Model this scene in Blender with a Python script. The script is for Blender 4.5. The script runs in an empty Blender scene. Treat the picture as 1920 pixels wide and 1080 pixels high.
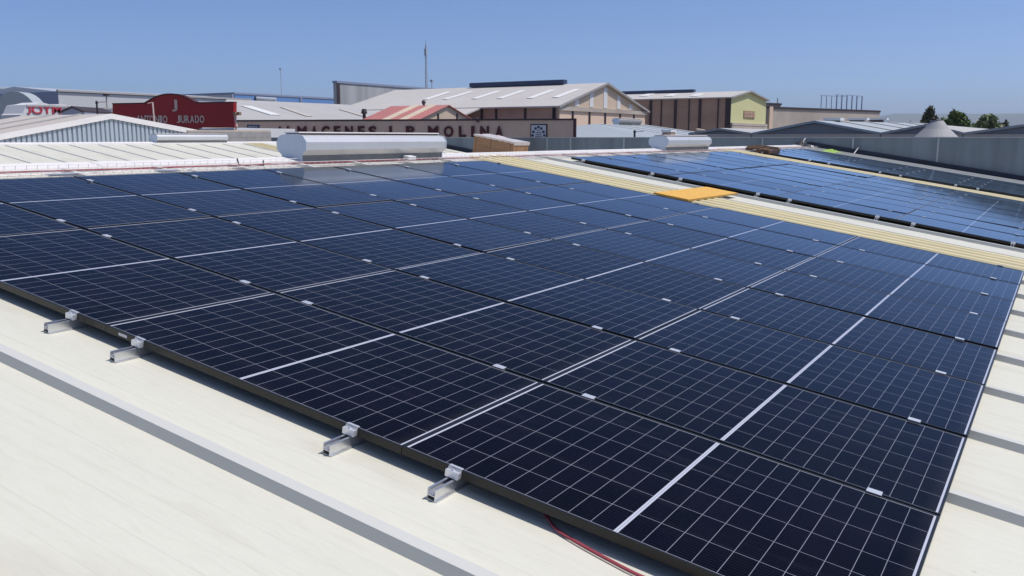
import bpy, bmesh, math, random
from mathutils import Vector, Matrix, noise
random.seed(7)
sc = bpy.context.scene
col = sc.collection
R = math.radians
TH = R(9.0)                                     # roof pitch
# ------------------------------------------------------------------ camera
CX, CY, CZ, YAW, PITCH, FPX = 2.179, -2.735, 1.2126, .5456, .1632, 1703.5
cd = bpy.data.cameras.new('camera'); cam = bpy.data.objects.new('camera', cd); col.objects.link(cam)
cam.location = (CX, CY, CZ); cam.rotation_euler = (math.pi/2-PITCH, 0, YAW)
cd.lens = FPX/1920*36; cd.sensor_width = 36; cd.clip_start = .05; cd.clip_end = 60000
sc.camera = cam
# ------------------------------------------------------------------ world and sun
SUN_EL, SUN_AZ = R(62), R(62)                   # azimuth from +Y towards +X
w = bpy.data.worlds.new('World'); sc.world = w; w.use_nodes = True
nt = w.node_tree; nt.nodes.clear()
sky = nt.nodes.new('ShaderNodeTexSky'); sky.sky_type = 'NISHITA'; sky.sun_disc = False
sky.sun_elevation = SUN_EL; sky.sun_rotation = SUN_AZ
sky.altitude = 0; sky.air_density = .45; sky.dust_density = 1.1; sky.ozone_density = 8.0
bg = nt.nodes.new('ShaderNodeBackground'); bg.inputs['Strength'].default_value = .166
wo = nt.nodes.new('ShaderNodeOutputWorld')
nt.links.new(sky.outputs[0], bg.inputs['Color']); nt.links.new(bg.outputs[0], wo.inputs['Surface'])
sd = bpy.data.lights.new('sun', 'SUN'); sd.energy = 3.6; sd.angle = R(.53); sd.color = (1, .955, .9)
so = bpy.data.objects.new('sun', sd); col.objects.link(so)
dsun = Vector((math.cos(SUN_EL)*math.sin(SUN_AZ), math.cos(SUN_EL)*math.cos(SUN_AZ), math.sin(SUN_EL)))
so.rotation_euler = dsun.to_track_quat('Z', 'Y').to_euler(); so.location = (30, 30, 60)
sc.view_settings.view_transform = 'Standard'; sc.view_settings.look = 'None'
sc.view_settings.exposure = 0.0; sc.view_settings.gamma = 1

# ------------------------------------------------------------------ measuring helpers (turn a sighting into a real point)
_fw = Vector((-math.sin(YAW)*math.cos(PITCH), math.cos(YAW)*math.cos(PITCH), -math.sin(PITCH)))
_r = _fw.cross(Vector((0, 0, 1))).normalized(); _u = _r.cross(_fw); _c = Vector((CX, CY, CZ))
def ray(x, y): return _fw+_r*((x-960)/FPX)-_u*((y-540)/FPX)
def P(x, y, d): return _c+ray(x, y)*d
def aty(x, y, Y): v = ray(x, y); return _c+v*((Y-CY)/v.y)
def atx(x, y, X): v = ray(x, y); return _c+v*((X-CX)/v.x)
def onwall(A, B, x, y):
    n = Vector((-(B.y-A.y), B.x-A.x, 0)); v = ray(x, y); return _c+v*((A-_c).dot(n)/v.dot(n))
def onplane(p0, n, x, y): v = ray(x, y); return _c+v*((p0-_c).dot(n)/v.dot(n))
def F(s, v, h=0):                               # roof frame: s down the slope, v along the ridge, h above the panel tops
    return Vector((s*math.cos(TH)+h*math.sin(TH), v, -s*math.sin(TH)+h*math.cos(TH)))
HR = -.085                                      # roof sheet below the panel tops

# ------------------------------------------------------------------ materials
def mat(name, c, rough=.6, metal=0, var=.12, scale=3.0, bump=0, bscale=40, spec=.5, stretch=None, stain=None, fine=0, coord='Object'):
    m = bpy.data.materials.new(name); m.use_nodes = True; t = m.node_tree; N = t.nodes; L = t.links
    b = N['Principled BSDF']; b.inputs['Roughness'].default_value = rough; b.inputs['Metallic'].default_value = metal
    b.inputs['Specular IOR Level'].default_value = spec
    tc = N.new('ShaderNodeTexCoord'); mp = N.new('ShaderNodeMapping'); L.new(tc.outputs[coord], mp.inputs[0])
    if stretch: mp.inputs['Scale'].default_value = stretch
    nz = N.new('ShaderNodeTexNoise'); nz.inputs['Scale'].default_value = scale; nz.inputs['Detail'].default_value = 6
    nz.inputs['Roughness'].default_value = .65; L.new(mp.outputs[0], nz.inputs['Vector'])
    mx = N.new('ShaderNodeMix'); mx.data_type = 'RGBA'; mx.inputs[6].default_value = (*[v*(1-var) for v in c], 1)
    mx.inputs[7].default_value = (*[min(1, v*(1+var)) for v in c], 1)
    rp = N.new('ShaderNodeMapRange'); rp.inputs[1].default_value = .3; rp.inputs[2].default_value = .7
    L.new(nz.outputs['Fac'], rp.inputs[0]); L.new(rp.outputs[0], mx.inputs[0]); out = mx.outputs[2]
    if stain:
        n2 = N.new('ShaderNodeTexNoise'); n2.inputs['Scale'].default_value = stain[1]; n2.inputs['Detail'].default_value = 8
        L.new(mp.outputs[0], n2.inputs['Vector']); r2 = N.new('ShaderNodeMapRange')
        r2.inputs[1].default_value = stain[2]; r2.inputs[2].default_value = stain[3]; r2.inputs[4].default_value = stain[4]
        L.new(n2.outputs['Fac'], r2.inputs[0]); m2 = N.new('ShaderNodeMix'); m2.data_type = 'RGBA'
        L.new(r2.outputs[0], m2.inputs[0]); L.new(out, m2.inputs[6]); m2.inputs[7].default_value = (*stain[0], 1); out = m2.outputs[2]
    L.new(out, b.inputs['Base Color'])
    if bump:
        n3 = N.new('ShaderNodeTexNoise'); n3.inputs['Scale'].default_value = bscale; n3.inputs['Detail'].default_value = 5
        L.new(mp.outputs[0], n3.inputs['Vector']); bp = N.new('ShaderNodeBump'); bp.inputs['Strength'].default_value = bump
        bp.inputs['Distance'].default_value = .01; L.new(n3.outputs['Fac'], bp.inputs['Height']); L.new(bp.outputs[0], b.inputs['Normal'])
    return m

def roof_mat(name, c):
    """cream painted sheet: fine long grooves down the slope, faint smears and footprints"""
    m = mat(name, c, .55, 0, .035, 1.3, 0, spec=.3, stretch=(.35, 1.6, 1), stain=((c[0]*.70, c[1]*.67, c[2]*.62), 2.6, .53, .75, .6))
    t = m.node_tree; N = t.nodes; L = t.links; b = N['Principled BSDF']
    tc = N.new('ShaderNodeTexCoord'); sp = N.new('ShaderNodeSeparateXYZ'); L.new(tc.outputs['Object'], sp.inputs[0])
    def M(op, a, v=None):
        n = N.new('ShaderNodeMath'); n.operation = op
        (L.new(a, n.inputs[0]) if not isinstance(a, float) else setattr(n.inputs[0], 'default_value', a))
        if v is not None: (setattr(n.inputs[1], 'default_value', v) if isinstance(v, (int, float)) else L.new(v, n.inputs[1]))
        return n.outputs[0]
    nz = N.new('ShaderNodeTexNoise'); nz.inputs['Scale'].default_value = 1.0
    mp = N.new('ShaderNodeMapping'); mp.inputs['Scale'].default_value = (.8, 34, 1); L.new(tc.outputs['Object'], mp.inputs[0]); L.new(mp.outputs[0], nz.inputs['Vector'])
    nz.inputs['Detail'].default_value = 4
    g = M('DIVIDE', M('PINGPONG', sp.outputs['Y'], .051), .051)      # 0..1 triangle, grooves every ~0.1 m
    groove = M('LESS_THAN', g, .05)
    brk = N.new('ShaderNodeMapRange'); brk.inputs[1].default_value = .34; brk.inputs[2].default_value = .60; L.new(nz.outputs['Fac'], brk.inputs[0])
    gf = M('MULTIPLY', M('MULTIPLY', groove, brk.outputs[0]), .15)
    st = N.new('ShaderNodeMapRange'); st.inputs[1].default_value = .55; st.inputs[2].default_value = .8; st.inputs[4].default_value = .10
    L.new(nz.outputs['Fac'], st.inputs[0]); f = M('ADD', gf, st.outputs[0])
    src = b.inputs['Base Color'].links[0].from_socket
    mx = N.new('ShaderNodeMix'); mx.data_type = 'RGBA'; L.new(f, mx.inputs[0]); L.new(src, mx.inputs[6])
    mx.inputs[7].default_value = (c[0]*.45, c[1]*.45, c[2]*.43, 1); L.new(mx.outputs[2], b.inputs['Base Color'])
    mp3 = N.new('ShaderNodeMapping'); mp3.inputs['Scale'].default_value = (3.2, 15, 1); mp3.inputs['Rotation'].default_value = (0, 0, .02); L.new(tc.outputs['Object'], mp3.inputs[0])
    n3 = N.new('ShaderNodeTexNoise'); n3.inputs['Scale'].default_value = 2.2; n3.inputs['Detail'].default_value = 7; n3.inputs['Distortion'].default_value = .5; L.new(mp3.outputs[0], n3.inputs['Vector'])
    wr = N.new('ShaderNodeMapRange'); wr.inputs[1].default_value = .52; wr.inputs[2].default_value = .74; wr.inputs[4].default_value = .11; L.new(n3.outputs['Fac'], wr.inputs[0])
    sc4 = N.new('ShaderNodeTexVoronoi'); sc4.inputs['Scale'].default_value = 2.6; L.new(tc.outputs['Object'], sc4.inputs['Vector'])
    sp4 = M('MULTIPLY', M('LESS_THAN', sc4.outputs['Distance'], .022), .45)
    m5 = N.new('ShaderNodeMix'); m5.data_type = 'RGBA'; L.new(M('MAXIMUM', wr.outputs[0], sp4), m5.inputs[0]); L.new(mx.outputs[2], m5.inputs[6])
    m5.inputs[7].default_value = (c[0]*.66, c[1]*.64, c[2]*.60, 1); L.new(m5.outputs[2], b.inputs['Base Color'])
    bp = N.new('ShaderNodeBump'); bp.inputs['Strength'].default_value = .25; bp.inputs['Distance'].default_value = .012
    L.new(n3.outputs['Fac'], bp.inputs['Height']); L.new(bp.outputs[0], b.inputs['Normal'])
    return m

PL, PW = 1.8775, 1.134                            # panel
def cell_mat():
    m = bpy.data.materials.new('solar_cells'); m.use_nodes = True; t = m.node_tree; N = t.nodes; L = t.links; b = N['Principled BSDF']
    tc = N.new('ShaderNodeTexCoord'); sp = N.new('ShaderNodeSeparateXYZ'); L.new(tc.outputs['Object'], sp.inputs[0])
    def M(op, a, v=None, w=None):
        n = N.new('ShaderNodeMath'); n.operation = op
        for i, q in enumerate((a, v, w)):
            if q is None: continue
            if isinstance(q, (int, float)): n.inputs[i].default_value = q
            else: L.new(q, n.inputs[i])
        return n.outputs[0]
    x, y = sp.outputs['X'], sp.outputs['Y']
    U = M('SUBTRACT', x, PL/2); a = M('ABSOLUTE', U)                # distance from the middle busbar strip
    cu = .0910; a2 = M('SUBTRACT', a, .0085); ku = M('DIVIDE', a2, cu)
    fu = M('PINGPONG', ku, .5); lu = M('LESS_THAN', fu, .0011/cu)   # line between half cells
    mid = M('LESS_THAN', a, .0085); core = M('LESS_THAN', a, .0012)
    end = M('GREATER_THAN', a, .0085+10*cu)
    cv = .1835; V = M('SUBTRACT', y, PW/2); kv = M('ADD', M('DIVIDE', V, cv), 3.0); fv = M('PINGPONG', kv, .5)
    lv = M('LESS_THAN', fv, .0012/cv); ev = M('GREATER_THAN', M('ABSOLUTE', V), 3*cv+.0005)
    ribbon = M('LESS_THAN', M('PINGPONG', V, .0092), .0004)          # thin wires on the cells
    comb = N.new('ShaderNodeCombineXYZ'); L.new(M('FLOOR', ku), comb.inputs[0]); L.new(M('FLOOR', kv), comb.inputs[1])
    sgn = M('SIGN', U); oi = N.new('ShaderNodeObjectInfo'); L.new(M('ADD', M('MULTIPLY', sgn, 20.0), M('MULTIPLY', oi.outputs['Random'], 97.0)), comb.inputs[2])
    wn = N.new('ShaderNodeTexWhiteNoise'); wn.noise_dimensions = '3D'; L.new(comb.outputs[0], wn.inputs['Vector'])
    cm = N.new('ShaderNodeMix'); cm.data_type = 'RGBA'; cm.inputs[6].default_value = (.0005, .0009, .0032, 1); cm.inputs[7].default_value = (.0022, .0016, .0062, 1)
    L.new(wn.outputs['Value'], cm.inputs[0])
    rb = N.new('ShaderNodeMix'); rb.data_type = 'RGBA'; L.new(M('MULTIPLY', ribbon, .07), rb.inputs[0]); L.new(cm.outputs[2], rb.inputs[6]); rb.inputs[7].default_value = (.45, .46, .5, 1)
    lines = M('MAXIMUM', lu, lv); thick = M('MAXIMUM', mid, end); thick = M('MULTIPLY', thick, M('SUBTRACT', 1.0, M('MULTIPLY', core, .55)))
    thick = M('MAXIMUM', thick, M('MULTIPLY', ev, .5))
    fac = M('MAXIMUM', M('MULTIPLY', lines, .5), thick)
    fm = N.new('ShaderNodeMix'); fm.data_type = 'RGBA'; L.new(fac, fm.inputs[0]); L.new(rb.outputs[2], fm.inputs[6]); fm.inputs[7].default_value = (.50, .52, .60, 1)
    # thin dust film
    nz = N.new('ShaderNodeTexNoise'); nz.inputs['Scale'].default_value = 2.3; nz.inputs['Detail'].default_value = 8; nz.inputs['Roughness'].default_value = .7
    gm = N.new('ShaderNodeNewGeometry'); L.new(gm.outputs['Position'], nz.inputs['Vector'])
    dr = N.new('ShaderNodeMapRange'); dr.inputs[1].default_value = .35; dr.inputs[2].default_value = .75; dr.inputs[3].default_value = .0; dr.inputs[4].default_value = .007
    L.new(nz.outputs['Fac'], dr.inputs[0])
    dm = N.new('ShaderNodeMix'); dm.data_type = 'RGBA'; edge = N.new('ShaderNodeMapRange'); edge.inputs[1].default_value = PL-.075; edge.inputs[2].default_value = PL-.012; edge.inputs[4].default_value = .05; L.new(x, edge.inputs[0])
    sv = N.new('ShaderNodeTexNoise'); sv.inputs['Scale'].default_value = 1.0; sv.inputs['Detail'].default_value = 5; smp = N.new('ShaderNodeMapping'); smp.inputs['Scale'].default_value = (1.2, 14, 1); L.new(gm.outputs['Position'], smp.inputs[0]); L.new(smp.outputs[0], sv.inputs['Vector'])
    sr = N.new('ShaderNodeMapRange'); sr.inputs[1].default_value = .56; sr.inputs[2].default_value = .8; sr.inputs[4].default_value = .02; L.new(sv.outputs['Fac'], sr.inputs[0])
    vo = N.new('ShaderNodeTexVoronoi'); vo.inputs['Scale'].default_value = 1.7; L.new(gm.outputs['Position'], vo.inputs['Vector']); dot = M('MULTIPLY', M('LESS_THAN', vo.outputs['Distance'], .018), .35)
    L.new(M('MAXIMUM', M('ADD', M('ADD', dr.outputs[0], M('MULTIPLY', edge.outputs[0], nz.outputs['Fac'])), sr.outputs[0]), dot), dm.inputs[0]); L.new(fm.outputs[2], dm.inputs[6]); dm.inputs[7].default_value = (.42, .40, .36, 1)
    L.new(dm.outputs[2], b.inputs['Base Color'])
    b.inputs['IOR'].default_value = 1.33
    rr = N.new('ShaderNodeMapRange'); rr.inputs[1].default_value = .3; rr.inputs[2].default_value = .8; rr.inputs[3].default_value = .05; rr.inputs[4].default_value = .14
    L.new(nz.outputs['Fac'], rr.inputs[0]); L.new(rr.outputs[0], b.inputs['Roughness'])
    b.inputs['Specular IOR Level'].default_value = 0
    n2 = N.new('ShaderNodeTexNoise'); n2.inputs['Scale'].default_value = 3.5; L.new(tc.outputs['Object'], n2.inputs['Vector'])
    bp = N.new('ShaderNodeBump'); bp.inputs['Strength'].default_value = .03; bp.inputs['Distance'].default_value = .01
    L.new(n2.outputs['Fac'], bp.inputs['Height']); L.new(bp.outputs[0], b.inputs['Normal'])
    gl = N.new('ShaderNodeBsdfGlossy'); gl.inputs['Color'].default_value = (.72, .81, .92, 1); L.new(rr.outputs[0], gl.inputs['Roughness']); L.new(bp.outputs[0], gl.inputs['Normal'])
    fr = N.new('ShaderNodeFresnel'); fr.inputs['IOR'].default_value = 1.27; L.new(bp.outputs[0], fr.inputs['Normal'])   # blue anti-reflex coated glass
    ms = N.new('ShaderNodeMixShader'); L.new(M('MULTIPLY', M('MULTIPLY', M('POWER', fr.outputs[0], 1.40), 1.62), M('ADD', M('MULTIPLY', oi.outputs['Random'], .22), .89)), ms.inputs[0]); L.new(b.outputs[0], ms.inputs[1]); L.new(gl.outputs[0], ms.inputs[2])
    L.new(ms.outputs[0], N['Material Output'].inputs['Surface'])
    return m

def corr_mat(name, c, pitch=.2, axis='X', depth=.6, rough=.45, metal=0, dark=.8, var=.06):
    """ribbed sheet: real colour plus relief as bump"""
    m = mat(name, c, rough, metal, var, .6)
    t = m.node_tree; N = t.nodes; L = t.links; b = N['Principled BSDF']
    tc = N.new('ShaderNodeTexCoord'); sp = N.new('ShaderNodeSeparateXYZ'); L.new(tc.outputs['Object'], sp.inputs[0])
    pp = N.new('ShaderNodeMath'); pp.operation = 'PINGPONG'; pp.inputs[1].default_value = pitch/2; L.new(sp.outputs[axis], pp.inputs[0])
    mr = N.new('ShaderNodeMapRange'); mr.inputs[1].default_value = pitch*.12; mr.inputs[2].default_value = pitch*.3; L.new(pp.outputs[0], mr.inputs[0])
    bp = N.new('ShaderNodeBump'); bp.inputs['Strength'].default_value = depth; bp.inputs['Distance'].default_value = pitch*.25
    L.new(mr.outputs[0], bp.inputs['Height']); L.new(bp.outputs[0], b.inputs['Normal'])
    return m

M = {}
M['roof'] = roof_mat('cream_roof_paint', (.655, .64, .545))
M['rib'] = mat('shade_toned_rib_paint', (.585, .58, .535), .5, 0, .03, 2, stretch=(.3, 1, 1))  # toned below the sheet colour so the shaded rib faces read darker
M['cap'] = mat('ridge_cap_paint', (.80, .76, .73), .5, 0, .06, 1.5, stretch=(1, .5, 1))
M['yellow'] = mat('aged_yellow_fibreglass', (.70, .61, .36), .5, 0, .12, 1.2, stretch=(.5, 3, 1), stain=((.45, .36, .2), 3, .55, .8, .5))
M['cells'] = cell_mat()
M['frame'] = mat('black_anodised', (.016, .016, .0155), .33, .35, .1, 8, spec=.5)
M['back'] = mat('panel_backsheet', (.05, .055, .07), .6)
M['alu'] = mat('aluminium', (.72, .73, .75), .32, .85, .06, 12)
M['alu2'] = mat('clamp_aluminium', (.78, .79, .82), .4, .6, .06, 12)
M['galv'] = mat('galvanised_wire', (.72, .70, .70), .5, .4, .1, 9)
M['red_cable'] = mat('red_cable', (.34, .06, .08), .5)
M['vent'] = mat('vent_white', (.62, .63, .645), .35, .3, .04, 2)
M['skirt'] = mat('shade_dark_skirt', (.22, .225, .215), .6, .2, .15, 6)  # vent neck darkened in colour for its shade and dark reflections
M['vent_cap'] = mat('shaded_vent_end', (.55, .62, .70), .4, .1, .05, 2)  # bluish shade of the end caps put into their base colour
M['dark'] = mat('dark_gap', (.03, .03, .035), .7)
M['ply'] = mat('yellow_ply', (.80, .44, .06), .5, 0, .1, 5, stretch=(6, 1, 1), stain=((.5, .3, .08), 4, .6, .8, .5))
M['plyedge'] = mat('ply_edge', (.42, .25, .06), .7, 0, .2, 20)
M['wall'] = mat('grey_parapet', (.17, .21, .245), .6, 0, .14, .5, .1, 6, stretch=(2.2, 1, .22), stain=((.10, .125, .15), .9, .45, .75, .8))
M['joint'] = mat('parapet_joint', (.33, .37, .40), .6, 0, .1, 2)
M['flash'] = mat('dark_flashing', (.03, .038, .06), .7, 0, .2, 2)
M['ground'] = mat('dry_ground', (.22, .19, .15), .9, 0, .25, .02)
M['asphalt'] = mat('asphalt', (.06, .06, .06), .9, 0, .2, .1)
M['hills'] = mat('hill_scrub', (.12, .13, .09), .9, 0, .3, .001)
M['cardboard'] = mat('cardboard', (.36, .20, .105), .75, 0, .12, 2.5, .3, 30, stretch=(1, 1, 5))
M['carddark'] = mat('cardboard_print', (.25, .12, .055), .8, 0, .15, 4)
M['film'] = mat('plastic_film', (.66, .58, .54), .3, 0, .1, 5, .8, 14)
M['wood'] = mat('rough_wood', (.30, .20, .13), .8, 0, .35, 6, .4, 30)
M['wooddark'] = mat('weathered_wood', (.10, .05, .03), .85, 0, .3, 6, .4, 30)
M['lime'] = mat('lime_fabric', (.30, .45, .08), .7, 0, .15, 8)
M['black'] = mat('black_plastic', (.02, .02, .022), .5)
M['corr'] = mat('grey_ribbed_sheet', (.40, .45, .50), .5, 0, .06, .8)
M['cream_roof'] = mat('cream_far_roof', (.56, .50, .44), .6, 0, .06, .3)
M['red'] = mat('maroon_sign', (.36, .010, .012), .5, 0, .06, .5)
M['red_edge'] = mat('maroon_trim', (.07, .02, .025), .6)
M['silver'] = mat('silver_letter', (.66, .50, .42), .5, .1, .1, 2)
M['maroon_l'] = mat('maroon_letter', (.10, .012, .014), .5)
M['tan'] = corr_mat('tan_ribbed_sheet', (.74, .53, .38), .5, 'X', .3)
M['trim'] = mat('dark_trim', (.06, .04, .045), .6)
M['block'] = mat('concrete_block', (.36, .34, .33), .9, 0, .15, 4)
M['groof'] = mat('grey_fibre_cement_roof', (.43, .42, .41), .85, 0, .07, .25, stretch=(.6, 2, 1))
M['broof'] = mat('beige_fibre_cement_roof', (.52, .49, .46), .85, 0, .05, .2)
M['sky_l'] = mat('translucent_rooflight', (.80, .79, .76), .5, 0, .03)
M['sky_d'] = mat('dull_rooflight', (.55, .50, .44), .6, 0, .05)
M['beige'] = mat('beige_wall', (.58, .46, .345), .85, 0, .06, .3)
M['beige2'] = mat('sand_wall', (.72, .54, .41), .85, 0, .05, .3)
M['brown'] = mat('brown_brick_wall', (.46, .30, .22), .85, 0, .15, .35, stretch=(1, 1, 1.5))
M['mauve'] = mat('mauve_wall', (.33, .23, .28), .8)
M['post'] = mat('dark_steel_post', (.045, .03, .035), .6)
M['wht'] = mat('white_panel', (.68, .68, .68), .6, 0, .03, .4)
M['redroof'] = mat('red_roof_sheet', (.50, .19, .17), .7, 0, .1, .4)
M['creamstripe'] = mat('cream_roof_sheet', (.66, .54, .40), .7, 0, .08, .4)
M['lime_wall'] = mat('pale_green_wall', (.60, .585, .30), .85, 0, .04, .3)
M['conc'] = mat('weathered_concrete', (.47, .41, .35), .9, 0, .12, .12, stretch=(1, 1, .5), stain=((.26, .22, .19), .15, .5, .75, .6))
M['blue'] = mat('blue_cladding', (.13, .26, .52), .5, 0, .05, .2)
M['bluegrey'] = mat('blue_grey_cladding', (.25, .29, .40), .6, 0, .04, .2)
M['white_clad'] = mat('white_cladding', (.56, .57, .58), .6, 0, .03, .15)
M['silver_roof'] = mat('silver_roof', (.62, .64, .66), .4, .3, .04, .2)
M['greyclad'] = mat('streaked_grey_cladding', (.38, .39, .40), .7, 0, .22, .35, stretch=(2, 2, .08))
M['slate'] = mat('slate_grey_gable', (.27, .265, .265), .8, 0, .08, .4, stretch=(1, 1, .3))
M['band'] = mat('beige_band', (.62, .50, .40), .8, 0, .1, .5)
M['mroof'] = mat('blue_grey_roof', (.38, .42, .44), .55, 0, .04, .3)
M['cone'] = mat('grey_cowl', (.36, .355, .355), .7, 0, .06, 2)
M['haze_col'] = None
M['verge'] = mat('verge_flashing', (.33, .32, .31), .6)
M['mast'] = mat('mast_paint', (.40, .42, .46), .5)
M['bark'] = mat('bark', (.10, .07, .05), .9)
def leaf_mat(name, a, bcol):
    m = bpy.data.materials.new(name); m.use_nodes = True; t = m.node_tree; N = t.nodes; L = t.links; b = N['Principled BSDF']
    g = N.new('ShaderNodeNewGeometry'); mx = N.new('ShaderNodeMix'); mx.data_type = 'RGBA'
    mx.inputs[6].default_value = (*a, 1); mx.inputs[7].default_value = (*bcol, 1)
    L.new(g.outputs['Random Per Island'], mx.inputs[0]); L.new(mx.outputs[2], b.inputs['Base Color']); b.inputs['Roughness'].default_value = .6
    return m
M['leaf_dark'] = leaf_mat('dark_foliage', (.035, .045, .025), (.13, .12, .06))
M['leaf_mid'] = leaf_mat('green_foliage', (.05, .085, .02), (.18, .25, .06))
M['leaf_pale'] = leaf_mat('pale_foliage', (.09, .13, .04), (.27, .31, .15))

# ------------------------------------------------------------------ builders
class MB:
    def __init__(s): s.v = []; s.f = []
    def poly(s, pts): n = len(s.v); s.v += [Vector(p) for p in pts]; s.f.append(list(range(n, n+len(pts)))); return s
    def hexa(s, p):                             # 8 corners: bottom ring 0-3, top ring 4-7
        n = len(s.v); s.v += [Vector(q) for q in p]
        for f in ((0, 3, 2, 1), (4, 5, 6, 7), (0, 1, 5, 4), (1, 2, 6, 5), (2, 3, 7, 6), (3, 0, 4, 7)): s.f.append([n+i for i in f])
        return s
    def box(s, x0, x1, y0, y1, z0, z1, T=None):
        p = [Vector(q) for q in ((x0, y0, z0), (x1, y0, z0), (x1, y1, z0), (x0, y1, z0), (x0, y0, z1), (x1, y0, z1), (x1, y1, z1), (x0, y1, z1))]
        if T: p = [T(q) for q in p]
        return s.hexa(p)
    def prism(s, pts, vec, caps=True):
        n = len(s.v); k = len(pts); vec = Vector(vec); s.v += [Vector(p) for p in pts]+[Vector(p)+vec for p in pts]
        for i in range(k): j = (i+1) % k; s.f.append([n+i, n+j, n+k+j, n+k+i])
        if caps: s.f.append([n+i for i in range(k)][::-1]); s.f.append([n+k+i for i in range(k)])
        return s
    def slab(s, pts, n, th):                    # a flat polygon given thickness th along n
        n = Vector(n).normalized()*th; return s.prism([Vector(p)-n for p in pts], n)
    def tube(s, pts, r, k=6, caps=True):
        pts = [Vector(p) for p in pts]; rings = []
        for i, p in enumerate(pts):
            d = (pts[min(i+1, len(pts)-1)]-pts[max(i-1, 0)]).normalized(); a = d.cross(Vector((0, 0, 1)))
            if a.length < 1e-3: a = Vector((1, 0, 0))
            a.normalize(); b = d.cross(a); rr = r[i] if isinstance(r, (list, tuple)) else r; n = len(s.v)
            s.v += [p+(a*math.cos(2*math.pi*j/k)+b*math.sin(2*math.pi*j/k))*rr for j in range(k)]; rings.append(n)
        for a, b in zip(rings, rings[1:]):
            for j in range(k): s.f.append([a+j, a+(j+1) % k, b+(j+1) % k, b+j])
        if caps: s.f.append([rings[0]+j for j in range(k)][::-1]); s.f.append([rings[-1]+j for j in range(k)])
        return s
    def build(s, name, m, parent=None, smooth=False, bevel=0):
        me = bpy.data.meshes.new(name); me.from_pydata([tuple(v) for v in s.v], [], s.f)
        bm = bmesh.new(); bm.from_mesh(me); bmesh.ops.recalc_face_normals(bm, faces=bm.faces)
        bm.to_mesh(me); bm.free()
        if m: me.materials.append(m)
        if smooth:
            for p in me.polygons: p.use_smooth = True
        o = bpy.data.objects.new(name, me); col.objects.link(o)
        if parent is not None: o.parent = parent; o.matrix_parent_inverse = Matrix.Translation(-parent.location) if parent.type == 'EMPTY' else Matrix.Identity(4)
        if bevel:
            b = o.modifiers.new('bevel', 'BEVEL'); b.width = bevel; b.segments = 2; b.limit_method = 'ANGLE'
        return o
def thing(name, label, cat, loc=(0, 0, 0), group=None):
    o = bpy.data.objects.new(name, None); col.objects.link(o); o.location = loc; o.empty_display_size = .2
    return tag(o, label, cat, group)
def tag(o, label, cat, group=None):
    o['label'] = label; o['category'] = cat
    if group: o['group'] = group
    return o
def struct(o): o['kind'] = 'structure'; return o

def letter(ch, A, B, x0, x1, y0, y1, m, parent, proud=.06, ext=.05, name='letter', weight=.02):
    """one raised letter on the wall A-B, filling the sighted box"""
    a = onwall(A, B, x0, y1); b = onwall(A, B, x1, y0); W = (b-a).xy.length; H = b.z-a.z
    t = (B-A).normalized(); t.z = 0; t.normalize(); nrm = Vector((t.y, -t.x, 0))
    cu = bpy.data.curves.new('t', 'FONT'); cu.body = ch; cu.extrude = .06; cu.offset = weight
    ob = bpy.data.objects.new('t', cu); col.objects.link(ob); dg = bpy.context.evaluated_depsgraph_get()
    me = bpy.data.meshes.new_from_object(ob.evaluated_get(dg)); bpy.data.objects.remove(ob)
    xs = [v.co.x for v in me.vertices]; ys = [v.co.y for v in me.vertices]; zs = [v.co.z for v in me.vertices]
    for v in me.vertices:
        u = (v.co.x-min(xs))/(max(xs)-min(xs)); h = (v.co.y-min(ys))/(max(ys)-min(ys)); q = (v.co.z-min(zs))/(max(zs)-min(zs)) if max(zs) > min(zs) else 0
        pass
    mnx, mxx, mny, mxy, mnz, mxz = min(xs), max(xs), min(ys), max(ys), min(zs), max(zs)
    for v in me.vertices:
        u = (v.co.x-mnx)/(mxx-mnx); h = (v.co.y-mny)/(mxy-mny); q = (v.co.z-mnz)/(mxz-mnz)
        p = a+t*(u*W)+Vector((0, 0, h*H))+nrm*(proud-ext+q*ext); v.co = p
    me.materials.clear(); me.materials.append(m); me.name = name
    o = bpy.data.objects.new(name, me); col.objects.link(o)
    o.parent = parent; o.matrix_parent_inverse = Matrix.Translation(-parent.location)
    return o

# ================================================================== ground, road, hills
g = MB(); g.poly([(-12400, -12400, -6.5), (12400, -12400, -6.5), (12400, 12400, -6.5), (-12400, 12400, -6.5)])
struct(g.build('ground', M['ground']))
g = MB(); g.poly([(-400, 37, -6.49), (60, 37, -6.49), (60, 43, -6.49), (-400, 43, -6.49)])
struct(g.build('road', M['asphalt']))
def hills():
    g = MB(); rows = 5; n = 90; base = []
    for i in range(n+1):
        px = -2600+i*(7400/n); u = ray(px, 259.5); u.z = 0; u.normalize(); prof = []
        h = 175+75*noise.noise(Vector((i*.11, 0, 0)))+40*noise.noise(Vector((i*.37, 3, 0)))
        if px > 1300: h = h*.35+ (215+62*math.sin((px-1650)/95)+30*math.sin(px/37))*.65
        else: h = h*.55
        for j, (dd, k) in enumerate(((7600, 0), (8200, .45), (8900, .85), (9300, 1), (10400, 0))):
            q = noise.noise(Vector((i*.5, j*1.7, 5)))*22*(k > 0)
            prof.append(Vector((CX, CY, 0))+u*dd+Vector((0, 0, -6.5+h*k+q)))
        base.append(prof)
    for i in range(n):
        for j in range(rows-1): g.poly([base[i][j], base[i+1][j], base[i+1][j+1], base[i][j+1]])
    struct(g.build('hills', M['hills'], smooth=True))
hills()

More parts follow.
